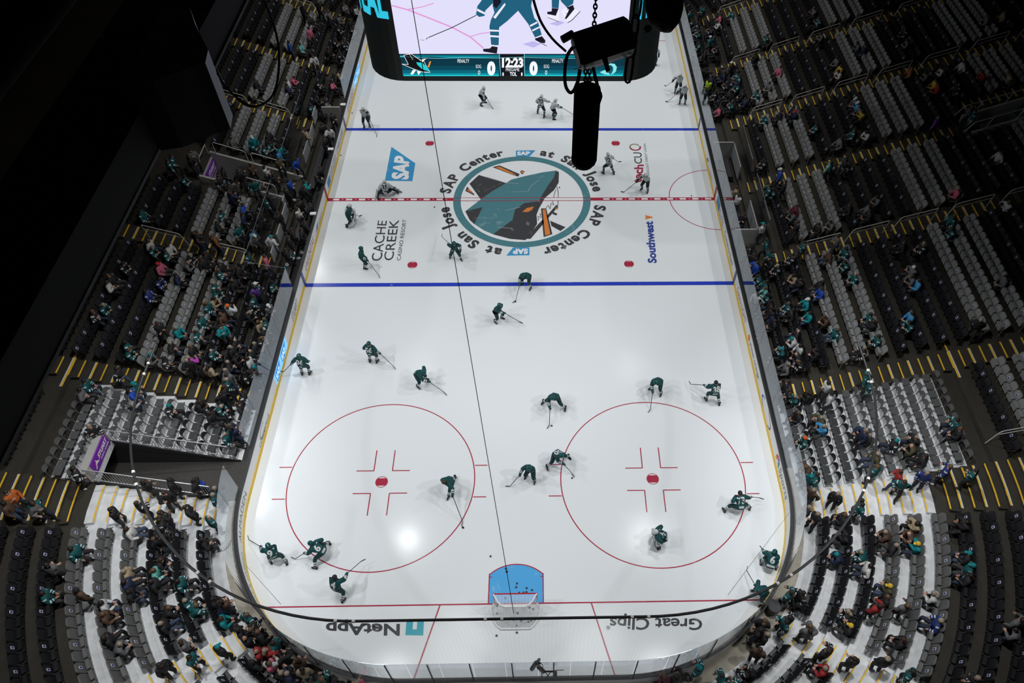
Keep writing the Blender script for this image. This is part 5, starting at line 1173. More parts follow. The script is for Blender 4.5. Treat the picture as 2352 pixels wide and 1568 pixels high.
CROWD = {
 (300, 300, 3.92): "270,200,teal,s;250,250,teal,s;410,360,teal,s;430,210,black,t;510,170,grey,t;540,230,black,t;600,170,brown,t;660,150,grey,t;720,180,black,t;900,95,grey,s;1000,30,cyan,t,W;1190,30,black,s;1230,80,black,s;1280,140,cyan,s;950,170,brown,t;1030,200,teal,s;1090,200,teal,s;1150,200,teal,s;1200,260,white,t;1250,230,olive,t;1310,230,sky,s,T;1415,230,blue,t;1370,430,blue,t;710,270,black,t;710,390,bj,t;830,340,black,t;885,340,black,t;925,340,black,t;1080,370,grey,t;1275,390,black,t;1020,430,teal,t;1470,490,black,t;1425,530,suit,t;1540,450,cyan,t;1440,610,suit,t;1450,690,white,t;780,590,black,s,B;850,520,black,s;890,560,navy,s;910,640,blue,s;1190,560,black,t;1200,610,teal,t;930,730,navy,t;1100,740,black,s;1240,720,black,s;720,740,teal,s;700,820,black,s;860,840,teal,t;1000,910,grey,t,W;1060,890,sky,s;610,920,brown,t;690,940,brown,t;760,950,rust,t;470,900,black,t;60,980,white,s;20,800,teal,s;100,1090,teal,s;300,1010,white,s;280,1110,teal,s;350,1130,grey,s;450,1120,bj,s;230,1205,pink,s,R;560,1140,black,s;600,1120,black,s;350,1270,navy,s;90,1315,navyy,s;100,1410,navyy,s;730,1240,teal,s;690,1350,teal,s;630,1390,teal,s,B;690,1480,tan,s;800,1200,black,s;1010,1360,teal,t,W;1090,1390,purple,t;1060,1480,teal,t;1200,1390,teal,s;1330,940,suit,t;1390,880,black,t;1520,890,suit,t;1570,830,black,t;1290,1050,suit,t;1240,960,wj,t,T;1120,1110,pink,s;1060,1100,teal,s;1700,330,black,t;1730,60,black,t;1650,660,black,s;1760,420,black,s",
 (150, 600, 3.92): "430,20,bj,s;300,140,black,s;290,190,white,s;200,370,teal,s;180,450,bj,s;1400,390,wj,t,O;1205,400,teal,s;1185,510,teal,s;1310,570,cyan,t;1215,690,teal,s;1190,790,teal,s;1370,490,brown,s;1570,400,bj,s;1630,290,teal,t;1780,210,teal,s;1760,380,grey,t,W;1725,510,teal,t;1640,600,black,s,W;1640,700,bj,s;760,540,black,t;960,600,cyan,s;930,740,black,s;1060,780,black,s;680,850,grey,s,T;810,840,bj,s;970,870,black,t;1040,850,magenta,t;1180,930,tan,t;1350,910,black,s;1450,940,grey,s;430,720,teal,s;430,820,teal,s;380,950,bj,t;540,1090,teal,t,T;510,1150,blue,t;500,1270,white,s;60,1120,grey,s;120,1180,teal,s;850,1310,bj,s,T;1080,1240,black,s;1200,1340,black,s;1270,1370,teal,s;1470,1270,black,t;1600,900,wj,s;1560,970,black,s,T;1470,1070,teal,s;1590,1100,bj,s;1540,1180,bj,s;1390,1180,black,s;1290,1100,black,t;1390,1010,grey,s;200,1480,bj,t;1440,1500,navy,s;1600,800,black,s;1560,760,black,s;1700,620,tan,s;1660,1000,bj,s;1500,860,black,s",
 (0, 850, 3.92): "550,880,bj,t;90,1100,orange,s;30,1200,brown,s;210,1180,teal,s;260,1190,grey,s;1430,980,black,t,B;1610,970,black,t;1680,950,blue,t;1900,1040,black,t;1790,1110,teal,t;1250,1000,black,t;1420,1100,black,t;1560,1230,black,t;1140,1190,bj,s;870,1250,black,s;1110,1390,white,s;1750,1330,teal,s;1400,1320,bj,s;1300,1280,black,s;2000,590,teal,s;2070,520,navy,t",
 (0, 1150, 3.752): "540,440,teal,s;240,580,grey,s;260,770,teal,s;1250,510,black,s;1320,560,mint,s;690,770,brown,s,B;1030,690,navy,s;1030,630,tan,s;760,890,wj,s;1010,850,black,s;800,1010,brown,s;1280,970,black,s;850,1180,black,s;840,1310,grey,s;1490,1250,grey,t;1560,1380,teal,t;1320,1430,black,t;1800,1310,black,t,T;1760,870,black,s;1760,1000,navy,s;1890,1030,cyan,s;1470,750,teal,s;1480,860,teal,s;1560,930,teal,s;1950,850,brown,s;2110,1000,teal,s;2160,1120,black,s;2230,1270,red,s;2160,1400,black,s;2000,1250,black,t;1680,360,black,s;1370,1120,black,s;1200,350,black,s;1280,200,black,s;1340,170,bj,s;1400,300,black,s;1260,700,black,s",
 (500, 1200, 3.92): "300,930,bj,s;340,1000,black,s;500,1080,teal,s;430,1150,red,s;480,1240,pink,s;590,1220,black,s;730,1240,brown,s;760,1330,tan,s;940,1410,teal,s;1270,1420,pink,s;420,1290,white,s;280,1250,black,s;200,950,black,s;620,1340,navy,s;520,1400,black,s;1030,1430,black,s",
 (1500, 1150, 3.752): "400,1440,teal,s,T;600,1480,teal,s;930,1120,black,s;980,1150,black,s;900,1270,brown,s;1310,980,black,s;1140,980,bj,s;1210,1070,teal,t,B;1430,1110,grey,t;1470,1180,grey,t;1460,1260,black,t;1620,1340,bj,t;1760,1380,black,t;1560,1530,red,s;1190,790,teal,s;1290,790,bj,s;1690,1150,black,s,Y;1760,1080,bj,s;1640,470,navy,s,T;1660,180,black,s;1740,270,black,s;820,1500,bj,s;210,1480,black,s;100,1540,maroon,s;700,1560,teal,s;1350,60,bj,s;1420,110,black,s;960,1040,black,s",
 (1850, 1150, 3.751): "520,30,teal,s;1050,180,tan,s;1060,330,brown,s;1090,380,cyan,s,Y;860,360,black,s;780,390,brown,s;640,460,teal,s;650,530,white,s;1440,240,black,s;1490,440,black,s,T;1450,600,teal,s,T;1400,650,black,s;710,710,olive,s,Y;800,850,black,s;640,900,red,s;850,890,grey,s;1250,890,wj,s;1240,1030,navyy,s,N;850,1200,black,s;840,1430,black,s,N;1060,1540,teal,s;460,1390,black,t;1510,1530,bj,s;1860,1020,grey,s;1860,1160,grey,s",
 (1700, 800, 3.607): "390,40,teal,s,T;530,10,wj,s;560,60,black,s;740,30,black,s;1000,40,bj,s;400,180,grey,s;450,260,black,t;490,330,bj,t;480,430,teal,s;560,170,bj,s;790,270,wj,t;850,360,wj,t,B;700,560,olive,s;720,680,sky,s;590,740,teal,s,O;430,720,black,s;650,960,brown,s;690,970,teal,s;570,1060,teal,s,T;660,1160,brown,s;770,1200,black,s;1130,210,teal,t,T;1140,270,teal,t,W;1130,640,navy,s,T;1020,680,navy,s;1160,750,black,s;1190,830,olive,s,N;1270,750,bj,s,T;1540,740,black,s;1570,790,olive,s;1610,880,black,s;1850,560,teal,s;1900,620,black,s;1170,980,teal,t;1430,1080,teal,t;1440,1010,red,t;1660,1010,navyy,t;1720,980,navyy,t;2010,1010,teal,t;1080,1260,teal,s;640,1380,grey,s;710,370,black,s;500,540,black,s",
 (1700, 400, 3.485): "40,90,tan,t;60,150,wj,s;280,80,teal,t;240,130,teal,s;400,50,black,t;430,260,maroon,s;480,330,grey,s;520,370,black,t;860,280,black,s;1090,300,black,s;1040,270,grey,s;1210,180,grey,s;690,460,black,s;770,440,grey,s;880,470,grey,t;500,550,teal,t;190,400,wj,t,T;240,520,teal,s;230,620,teal,s;330,630,black,s;350,670,bj,s,N;160,700,blue,t;210,800,teal,s;240,850,teal,s;215,930,mint,s;280,970,teal,s;150,960,wj,s;490,820,tan,s;540,850,black,s;770,620,brown,s;880,590,teal,s;690,850,black,s;710,920,blue,s;940,700,teal,s;950,780,teal,s;390,1060,teal,s;430,1080,black,s;590,1030,cyan,s,W;600,1110,cyan,s;190,1160,black,s;290,1160,black,s;760,1140,brown,s;1100,1120,teal,s;1130,1180,black,s;800,1260,teal,s;1160,1280,teal,s;520,1340,wj,s,T;1450,890,sky,s;1350,760,grey,s,W;1400,830,grey,s;1430,1080,sky,s;1440,1140,teal,s;1340,520,black,s;1480,580,bj,s;1730,370,teal,s;1750,440,teal,s;1990,1140,black,t;2200,840,grey,s;2200,190,wj,s;1760,110,pink,s;120,560,bj,s;130,640,black,s;100,300,black,t",
 (1560, 0, 2.97): "130,60,teal,t;200,30,teal,t;380,90,teal,s;260,120,pink,s;300,150,white,s;120,240,teal,s;235,250,teal,t,W;150,200,teal,s;620,270,teal,s;1030,230,grey,s;960,170,teal,s;920,70,grey,s;1080,400,grey,s;1150,490,white,s;1110,460,yellow,s;1250,330,navy,s;1270,300,grey,s;690,480,pink,s;620,580,grey,s;540,390,black,s;400,420,black,t,W;380,500,teal,s;430,530,teal,s;200,550,lime,t;540,620,teal,s;460,680,navy,s;350,730,teal,s;270,780,pink,s;600,790,teal,s,N;700,760,black,s;800,740,black,s;830,775,navy,s,R;940,870,teal,s;1240,700,sky,s,W;1200,680,grey,s,W;1230,800,yellow,s;1200,910,teal,s;1320,910,wj,s;1130,990,grey,s;1030,1110,mint,t;1130,1080,teal,t;1170,1080,bj,t;720,1150,blue,t,W;760,1230,black,t;610,1100,bj,s;1850,480,white,s;1790,590,red,s;1740,580,yellow,s;1890,600,bj,s;1990,430,wj,s;2170,470,red,s;2320,550,tan,s;1800,790,purple,t;2010,720,grey,t;2050,750,teal,t;1620,470,rust,s;1540,210,bj,s;1600,300,grey,s;2250,90,tan,s;2130,110,grey,s;2240,1040,wj,s;100,350,bj,s;160,380,black,s;180,470,black,t;210,650,bj,s;90,480,black,s;60,170,black,s;300,60,black,s;80,110,bj,s;170,300,teal,s;1750,500,grey,s;1240,750,grey,s",
 (500, 0, 5.2275): "910,40,black,t;1240,110,grey,t;1300,110,grey,s;1040,320,pink,t;770,480,blue,t;970,530,mint,s;1070,650,wj,t;1100,240,black,s;880,950,pink,s;790,980,white,s;410,950,black,s;1340,850,tan,s;1320,1000,pink,s;850,1060,navy,s;1330,1550,wj,t;1370,1370,black,t;930,1530,tan,t;1370,330,bj,s;1500,200,grey,s;1600,110,white,s;1400,80,black,s;1450,30,grey,t;1560,150,black,s;1200,30,black,t;1640,40,bj,s;1220,1480,black,s;1040,1160,black,s",
}
done = []; PEOPLE = []
for rec in SEATS.values(): rec += list(proj(rec[0] + Vector((0, 0, 1.12))))[:2]
side_nm = lambda P: ('right' if P.x > 0 else 'left')
for (ox, oy, sc_), txt in CROWD.items():
    for e in txt.split(';'):
        q = e.split(','); px, py = ox + float(q[0]) / sc_, oy + float(q[1]) / sc_; colr, kd = q[2], q[3]; hat = q[4] if len(q) > 4 else None
        if any(abs(px - a) < 7 and abs(py - b) < 7 for a, b in done): continue
        done.append((px, py))
        if kd == 's':
            best, bk = 1e9, None
            for key, rec in SEATS.items():
                if rec[6]: continue
                D = (rec[8] - px) ** 2 + (rec[9] - py) ** 2
                if D < best: best, bk = D, key
            if bk is None or best > 24 ** 2: kd = 't'
            else:
                rec = SEATS[bk]; rec[6] = 1; d_ = Vector((math.cos(rec[1]), math.sin(rec[1]), 0))
                PEOPLE.append([rec[0] + d_ * 0.18, rec[1] + rnd.uniform(-.25, .25), rnd.choice(('sitA', 'sitB', 'sitC', 'sitD')), colr, hat, (ORD[bk[1] + 1], rec[4], ORD[bk[2]])]); continue
        P, r = surf_pt(px, py, 1.55); P = Vector(P); j = int((r - 9.41) / 0.92) if r > 9.41 else -1
        bx = AX if P.x > 0 else -AX; dv = Vector((P.x - bx, 0 if abs(P.y) < AY else P.y - math.copysign(AY, P.y), 0))
        if abs(P.x) < AX: dv = Vector((0, -1, 0))
        dv.normalize()
        if j >= 0:
            r2 = RJ(j) + 0.24; P = P + dv * (r2 - r); z = ZJ(j)
        else: z = 0.0; P = P + dv * (max(9.0, r) - r)
        if -0.6 < P.y < 1.5 and -20 < P.x < -16: z = 0.4
        if -21.8 < P.y < -19.9 and -19 < P.x < -13.9: z = 0.012
        P = Vector((P.x, P.y, z)); a = math.atan2(-dv.y, -dv.x) + rnd.uniform(-1.2, 1.2)
        PEOPLE.append([P, a, rnd.choice(('stA', 'stB', 'stC', 'stD')), colr, hat, ('row ' , 'y%.0f' % P.y, '')])
# extra fans in the densely filled rows next to the boards
fill = [k for k, r in SEATS.items() if not r[6] and ((k[0] in ('L1',) and k[1] < 3 and rnd.random() < .30) or (k[0] in ('R1', 'R4', 'R5') and k[1] < 3 and rnd.random() < .22) or (k[0] in ('L4', 'L5') and k[1] < 2 and rnd.random() < .2))]
for bk in fill[:60]:
    rec = SEATS[bk]; rec[6] = 1; d_ = Vector((math.cos(rec[1]), math.sin(rec[1]), 0))
    PEOPLE.append([rec[0] + d_ * 0.18, rec[1] + rnd.uniform(-.25, .25), rnd.choice(('sitA', 'sitB', 'sitC', 'sitD')), rnd.choice(('black', 'black', 'black', 'teal', 'bj', 'grey', 'navy', 'bj')), None, (ORD[bk[1] + 1], rec[4], ORD[bk[2]])])
PEOPLE.sort(key=lambda q: proj(q[0])[2])
taken = set(); nst = {}
BLKN = [(-21.8, 'beside the tunnel or platform'), (-16.1, 'level with the near circles'), (-6.45, 'level with the near blue line'), (0.55, 'near centre ice'), (7.6, 'level with the far blue line'), (14.65, 'beyond the far blue line'), (99, 'in the far corner')]
for P, a, pose, colr, hat, w_ in PEOPLE[:NSPEC]:
    c = COLS[colr][1]; ht = (' and %s hat' % HATC[hat][1]) if hat else ''
    if w_[2]:
        lab = 'spectator in %s%s seated %s row, seat %s, %s' % (c, ht, w_[0], w_[2], w_[1].split(' between')[0].split(' behind the penalty')[0])
    else:
        zn = 'near the end glass' if P.y < -23 else [t for y, t in BLKN if P.y < y][0]; k_ = (colr, hat, side_nm(P), zn); nst[k_] = nst.get(k_, 0) + 1
        lab = 'person in %s%s standing %s of the rink %s%s' % (c, ht, side_nm(P), zn, '' if nst[k_] == 1 else ', %s nearest' % ORD[nst[k_]])
    if lab in taken: lab += ' too'
    taken.add(lab); wd = lab.split()
    person(P, a, pose, colr, hat, ' '.join(wd[:16]), rnd)
#@@PLAYERS
def merged_people(items):
    V, Fa, MI, ms, off = [], [], [], [], 0
    def mi_(m_):
        if m_ not in ms: ms.append(m_)
        return ms.index(m_)
    for P, a, pose, colr, hat, w_ in items:
        v = VAR[pose]; c, _, strp = COLS[colr]; mc = mat('crowd_cloth_' + colr, c, 0.8); mt = mat('crowd_trousers', (0.02, 0.022, 0.03), 0.8)
        for me, m0 in ((v['body'][rnd.choice((0, 1))], None), (v['jersey' if strp else 'jacket'], mc), (v['trousers'], mt), (v['shoes'], mt),
                       (v['head']['cap' if hat else 'hair'], mat('crowd_hat_' + hat, HATC[hat][0]) if hat else mat('crowd_hair', (0.03, 0.02, 0.012)))):
            q = np.empty(len(me.vertices) * 3); me.vertices.foreach_get('co', q); q = q.reshape(-1, 3); t = a - math.pi / 2; cc, ss = math.cos(t), math.sin(t)
            V.append(q @ np.array([[cc, ss, 0], [-ss, cc, 0], [0, 0, 1]]) + np.array(P))
            for p in me.polygons:
                Fa.append(tuple(i + off for i in p.vertices)); m_ = me.materials[p.material_index]
                MI.append(mi_(m0 if (m0 and m_ is not M_STRIPE) else m_))
            off += len(q)
    me = bpy.data.meshes.new('distant_crowd'); me.from_pydata(np.concatenate(V).tolist(), [], Fa)
    for m_ in ms: me.materials.append(m_)
    me.polygons.foreach_set('material_index', MI); me.polygons.foreach_set('use_smooth', [True] * len(Fa)); me.update()
    o = bpy.data.objects.new('distant_crowd', me); COL.objects.link(o); tag(o, 'farthest spectators scattered in the upper and far stands', 'crowd', None, 'stuff')
if PEOPLE[NSPEC:]: merged_people(PEOPLE[NSPEC:])

# ------------------------------------------------------------------ hockey players
TH = dict(jersey=mat('home_jersey_teal', (0.0, 0.058, 0.062), 0.75, noise=0.2), stripe=M_STRIPE, pants=mat('home_pants_teal', (0.0, 0.034, 0.038), 0.7, noise=0.2), sock=mat('home_sock_teal', (0.0, 0.05, 0.055), 0.8),
          helmet=mat('home_helmet_teal', (0.0, 0.07, 0.072), 0.25), glove=mat('home_glove_teal', (0.0, 0.05, 0.055), 0.6), num=mat('number_white', (0.7, 0.72, 0.72), 0.7))
AW = dict(jersey=mat('away_jersey_white', (0.46, 0.50, 0.50), 0.75, noise=0.12), stripe=mat('away_stripe_navy', (0.01, 0.025, 0.035), 0.7), pants=mat('away_pants_navy', (0.006, 0.012, 0.018), 0.7), sock=mat('away_sock_ice', (0.20, 0.36, 0.34), 0.8),
          helmet=mat('away_helmet_white', (0.6, 0.61, 0.61), 0.25), glove=mat('away_glove_navy', (0.008, 0.012, 0.018), 0.6), num=mat('number_navy', (0.01, 0.02, 0.03), 0.7))
M_BOOT = mat('skate_boot', (0.012, 0.012, 0.012), 0.4); M_STEEL = mat('skate_steel', (0.6, 0.62, 0.65), 0.25, 0.8); M_STICK = mat('stick_shaft', (0.02, 0.02, 0.022), 0.5); M_STICKW = mat('stick_white', (0.6, 0.6, 0.6), 0.5)
M_PAD = mat('goalie_pad_white', (0.62, 0.62, 0.62), 0.6)
from mathutils.bvhtree import BVHTree
STN = {
 'stand': dict(hz=0.92, lean=10, feet=[(-0.2, 0.0), (0.2, 0.02)]),
 'glide': dict(hz=0.86, lean=26, feet=[(-0.24, 0.05), (0.24, -0.05)]),
 'bend': dict(hz=0.78, lean=55, feet=[(-0.33, 0.05), (0.33, 0.0)]),
 'wide': dict(hz=0.72, lean=50, feet=[(-0.62, 0.0), (0.62, 0.0)]),
 'stride': dict(hz=0.80, lean=48, feet=[(-0.18, 0.35), (0.22, -0.62)]),
 'step': dict(hz=0.88, lean=22, feet=[(-0.3, 0.1), (0.3, -0.3)]),
 'crouch': dict(hz=0.60, lean=45, feet=[(-0.35, 0.05), (0.35, 0.05)]),
 'goalie': dict(hz=0.62, lean=50, feet=[(-0.35, 0.05), (0.35, 0.05)]),
 'split': dict(hz=0.42, lean=30, feet=[(-0.55, -0.35), (0.75, 0.15)]),
}
def player(px, py, head, st, team, num, tip, label, slabel, hel='helmet', hand='R', two=True, goalie=False, hc=0, tz=0.03, side=0, headp=0, slen=1.55):
    K = TH if team == 'T' else AW; S = STN[st]; g = at(px, py, 0.0); G = Vector((g[0], g[1], 0)); A = math.radians(head) - math.pi / 2
    R3 = Matrix.Rotation(A, 3, 'Z'); Ri = R3.inverted()
    T = Vector(at(tip[0], tip[1], tz)) if tip else None
    hip = Vector((0, -0.12 * math.sin(math.radians(S['lean'])) * 1.6, S['hz'])); L = math.radians(S['lean'])
    shL = hip + Vector((-0.19, math.sin(L) * 0.46, math.cos(L) * 0.46)); shR = shL + Vector((0.38, 0, 0))
    hands = [hip + Vector((-0.33, 0.25, 0.02)), hip + Vector((0.33, 0.25, 0.02))]
    if T is not None:
        tl = Ri @ (T - G); sh = shR if hand == 'R' else shL; u = (tl - sh).normalized(); low = sh + u * 0.52
        low.z = max(low.z, 0.35)
        if two:
            v = (low - tl).normalized(); top = low + v * 0.42
            # keep the top hand in front of the body
            top = top + Vector((0, 0.02, 0)); i, j = (1, 0) if hand == 'R' else (0, 1); hands[i] = low; hands[j] = top
        else: i = 1 if hand == 'R' else 0; hands[i] = low
    J = skeleton(hip, S['lean'], [tuple(f) + (0.05,) if len(f) == 2 else f for f in [(a, b) for a, b in S['feet']]] and [(a, b, 0.03) for a, b in S['feet']], hands, side=side, headp=headp)
    bulk = 1.22 if not goalie else 1.42
    me = skin(J, bulk, 3); cls, tt = classify(me, J); k = KND[cls]; nm = 'person'
    body = submesh(me, nm, np.ones(len(k), bool), -0.012, np.where(k == 1, 0, 1), [SKINS[hc % 2], M_UNDER])
    hb = MB(); hd = J['hea']; fwh = J['_fw']; hb.ball(hd + fwh * 0.1, (0.015, 0.022, 0.022), 6, 4)
    b2 = hb.mesh('hx', SKINS[0]); bm = bmesh.new(); bm.from_mesh(body); bm.from_mesh(b2); bm.to_mesh(body); bm.free()
    o = bpy.data.objects.new('person', body); COL.objects.link(o); o.location = G; o.rotation_euler = (0, 0, A); tag(o, label, 'person', 'hockey players warming up')
    def part(n_, m_): q = bpy.data.objects.new(n_, m_); COL.objects.link(q); q.parent = o; return q
    s_ = np.zeros(len(k), int); s_[(k == 3) & (tt < 0.30) & (tt > 0.06)] = 1; s_[(k == 3) & (tt > 0.42) & (tt < 0.62)] = 1
    wb = np.array([b_[0] == 'pel' and b_[1] == 'wai' for b_ in BONES])[cls]; s_[wb & (tt < 0.30) & (tt > 0.02)] = 1; hj = (k == 5) & (tt < 0.25)
    if team == 'A': s_[(k == 3) & (tt > 0.42)] = 1; s_[(k == 3) & (tt < 0.3)] = 0
    jm = submesh(me, 'jersey', (k == 0) | (k == 2) | (k == 3) | hj, 0.03, s_, [K['jersey'], K['stripe']]); part('jersey', jm)
    part('hockey_pants', submesh(me, 'hockey_pants', ((k == 5) & ~hj) | (k == 6), 0.02, None, [K['pants']]))
    s2 = np.zeros(len(k), int); s2[(k == 7) & (tt > 0.35) & (tt < 0.48)] = 1; s2[(k == 7) & (tt > 0.6) & (tt < 0.73)] = 1
    if not goalie: part('hockey_socks', submesh(me, 'hockey_socks', k == 7, 0.018, s2, [K['sock'], M_STRIPE if team == 'T' else K['stripe']]))
    else:
        for ss in 'LR':
            mb = MB(); a, b = J['kn' + ss], J['an' + ss]; d = (b - a).normalized(); r_ = d.cross(Vector((0, 1, 0.2))).normalized(); f_ = r_.cross(d)
            if f_.y < 0: f_ = -f_
            P = [a - d * 0.22 + f_ * 0.06, a + f_ * 0.1, b + f_ * 0.1, b + d * 0.08 + f_ * 0.14]; vs = []
            for q in P:
                for u_, v_ in ((-0.14, 0), (0.14, 0), (0.12, 0.09), (-0.12, 0.09)): vs.append(q + r_ * u_ + f_ * v_)
            mb.add(vs, [(i * 4 + n, i * 4 + (n + 1) % 4, (i + 1) * 4 + (n + 1) % 4, (i + 1) * 4 + n) for i in range(3) for n in range(4)] + [(3, 2, 1, 0), (12, 13, 14, 15)])
            part('leg_pad', mb.mesh('leg_pad', M_PAD if not (team == 'A') else M_PAD))
    for ss, sg in (('L', -1), ('R', 1)):
        mb = MB(); w_, h_ = J['wr' + ss], J['ha' + ss]; d = (h_ - w_).normalized()
        if goalie and ((ss == 'L')): mb.ball(h_ + d * 0.03, (0.16, 0.14, 0.15), 10, 6)
        elif goalie: mb.box((-0.1, -0.03, -0.18), (0.1, 0.03, 0.18), 0, None, h_ + d * 0.04)
        else:
            mb.tube([w_ - d * 0.09, w_ - d * 0.02, h_ - d * 0.02, h_ + d * 0.03], [0.075, 0.062, 0.062, 0.045], 8); fingers(mb, w_, h_, sg, 0.019)
        part('hockey_glove', mb.mesh('hockey_glove', M_PAD if goalie else K['glove']))
        mb = MB(); a_, t_ = J['an' + ss], J['to' + ss]; dd = Vector((t_.x - a_.x, t_.y - a_.y, 0)).normalized(); sd = Vector((dd.y, -dd.x, 0)); zb_ = a_.z - 0.06
        bc = Vector((a_.x, a_.y, zb_)); heel, toe = bc - dd * 0.09, bc + dd * 0.2
        mb.tube([Vector((a_.x, a_.y, a_.z + 0.13)) - dd * 0.015, Vector((a_.x, a_.y, a_.z))], [0.068, 0.06], 8)
        mb.tube([heel, bc, bc + dd * 0.12, toe], [0.05, 0.055, 0.05, 0.035], 8); sk = part('hockey_skate', mb.mesh('hockey_skate', M_BOOT))
        mb = MB(); R_z = zb_ - 0.05; vs = [heel + sd * e + Vector((0, 0, -0.045)) for e in (-.006, .006)] + [toe + sd * e + Vector((0, 0, -0.04)) for e in (-.006, .006)] + [heel + sd * e + Vector((0, 0, -0.085)) for e in (-.006, .006)] + [toe + dd * 0.03 + sd * e + Vector((0, 0, -0.08)) for e in (-.006, .006)]
        mb.add(vs, [(0, 2, 3, 1), (4, 5, 7, 6), (0, 4, 6, 2), (1, 3, 7, 5), (0, 1, 5, 4), (2, 6, 7, 3)]); q = bpy.data.objects.new('skate_blade', mb.mesh('skate_blade', M_STEEL)); COL.objects.link(q); q.parent = sk
    hu = (J['top'] - J['nec']).normalized(); Rq = Vector((0, 0, 1)).rotation_difference(hu).to_matrix(); f2 = Rq @ Vector((0, 1, 0)); mb = MB()
    if hel == 'helmet':
        mb.ball(J['hea'] + hu * 0.035 - f2 * 0.01, (0.125, 0.145, 0.135), 14, 8, 0, -0.25, Rq)
        mb.tube([J['hea'] + hu * 0.12 + f2 * 0.06 + J['_rt'] * 0.0, J['hea'] + hu * 0.165 - f2 * 0.02, J['hea'] + hu * 0.1 - f2 * 0.13], 0.022, 6); part('helmet', mb.mesh('helmet', M_PAD if goalie else K['helmet']))
        if goalie:
            mb = MB(); mb.ball(J['hea'] + f2 * 0.05 - hu * 0.01, (0.105, 0.10, 0.13), 10, 6); part('mask_cage', mb.mesh('mask_cage', mat('mask_grey', (0.25, 0.25, 0.25), 0.4)))
        else:
            mb = MB(); mb.add([J['hea'] + hu * z_ + f2 * (0.128 * math.cos(t)) + J['_rt'] * (0.115 * math.sin(t)) for t in (-1, -.5, 0, .5, 1) for z_ in (0.045, -0.015)], [(2 * i, 2 * i + 1, 2 * i + 3, 2 * i + 2) for i in range(4)])
            part('visor', mb.mesh('visor', M_GLASS))
    else:
        mb.ball(J['hea'] + hu * 0.04 - f2 * 0.02, (0.112, 0.125, 0.125), 12, 7, 0, -0.2, Rq); q = part('hair', mb.mesh('hair', M_HAIR)); q.color = (0.012, 0.009, 0.008, 1) if hel == 'hair' else (0.06, 0.03, 0.015, 1)
    if num:
        bv = BVHTree.FromPolygons([v.co.copy() for v in jm.vertices], [tuple(p.vertices) for p in jm.polygons]); up, fw, rt = J['_up'], J['_fw'], J['_rt']
        c0 = J['che'] + up * 0.0; v, f, (tw, th) = text_geo(num, 0.035); hh = 0.34; ww = min(0.38, hh / th * tw * 1.0)
        sc2 = [(a - 0.5, b - 0.5) for a, b in v]; vs = []
        for a, b in sc2:
            p0 = c0 + rt * (a * ww) + up * (b * hh - 0.04) - fw * 0.8; hit = bv.ray_cast(p0, fw)
            vs.append((hit[0] - fw * 0.012) if hit[0] is not None else p0 + fw * 0.55)
        mb = MB(); mb.add(vs, f); part('jersey_number', mb.mesh('jersey_number', K['num']))
    # stick
    if T is not None:
        W2 = lambda p: R3 @ p + G
        Hl = J['wrR'] * 0.4 + J['haR'] * 0.6 if hand == 'R' else J['wrL'] * 0.4 + J['haL'] * 0.6; Hl = W2(Hl); v = (Hl - T).normalized(); ext = 0.52 if two else 0.25
        if goalie: ext = 0.1
        heel = T + v * 0.05; butt = Hl + v * ext
        SO = empty('hockey_stick', heel); tag(SO, slabel, 'hockey stick', 'hockey sticks of the players')
        hz_ = Vector((v.x, v.y, 0)); hz_ = hz_.normalized() if hz_.length > 0.01 else Vector((1, 0, 0)); toe = T - hz_ * 0.16 + Vector((-hz_.y, hz_.x, 0)) * 0.12; toe.z = max(0.03, T.z)
        mb = MB(); mb.tube([butt, heel], 0.017 if not goalie else 0.03, 6); child(mb, 'shaft', M_STICK if not goalie else M_STICKW, SO)
        mb = MB(); a_ = heel; n_ = Vector((0, 0, 1)); q = (toe - a_).normalized(); sd = Vector((-q.y, q.x, 0)) * 0.008
        vs = [a_ + sd - n_ * 0.03, a_ - sd - n_ * 0.03, a_ - sd + n_ * 0.03, a_ + sd + n_ * 0.03]; m_ = a_.lerp(toe, 0.55); vs += [m_ + sd - n_ * 0.028, m_ - sd - n_ * 0.028, m_ - sd + n_ * 0.045, m_ + sd + n_ * 0.045, toe + sd - n_ * 0.025, toe - sd - n_ * 0.025, toe - sd + n_ * 0.03, toe + sd + n_ * 0.03]
        for i in range(len(vs)): vs[i] = Vector((vs[i].x, vs[i].y, max(0.004, vs[i].z)))
        mb.add(vs, [(0, 1, 5, 4), (1, 2, 6, 5), (2, 3, 7, 6), (3, 0, 4, 7), (4, 5, 9, 8), (5, 6, 10, 9), (6, 7, 11, 10), (7, 4, 8, 11), (3, 2, 1, 0), (8, 9, 10, 11)]); child(mb, 'stick_blade', M_STICK, SO)
    return o
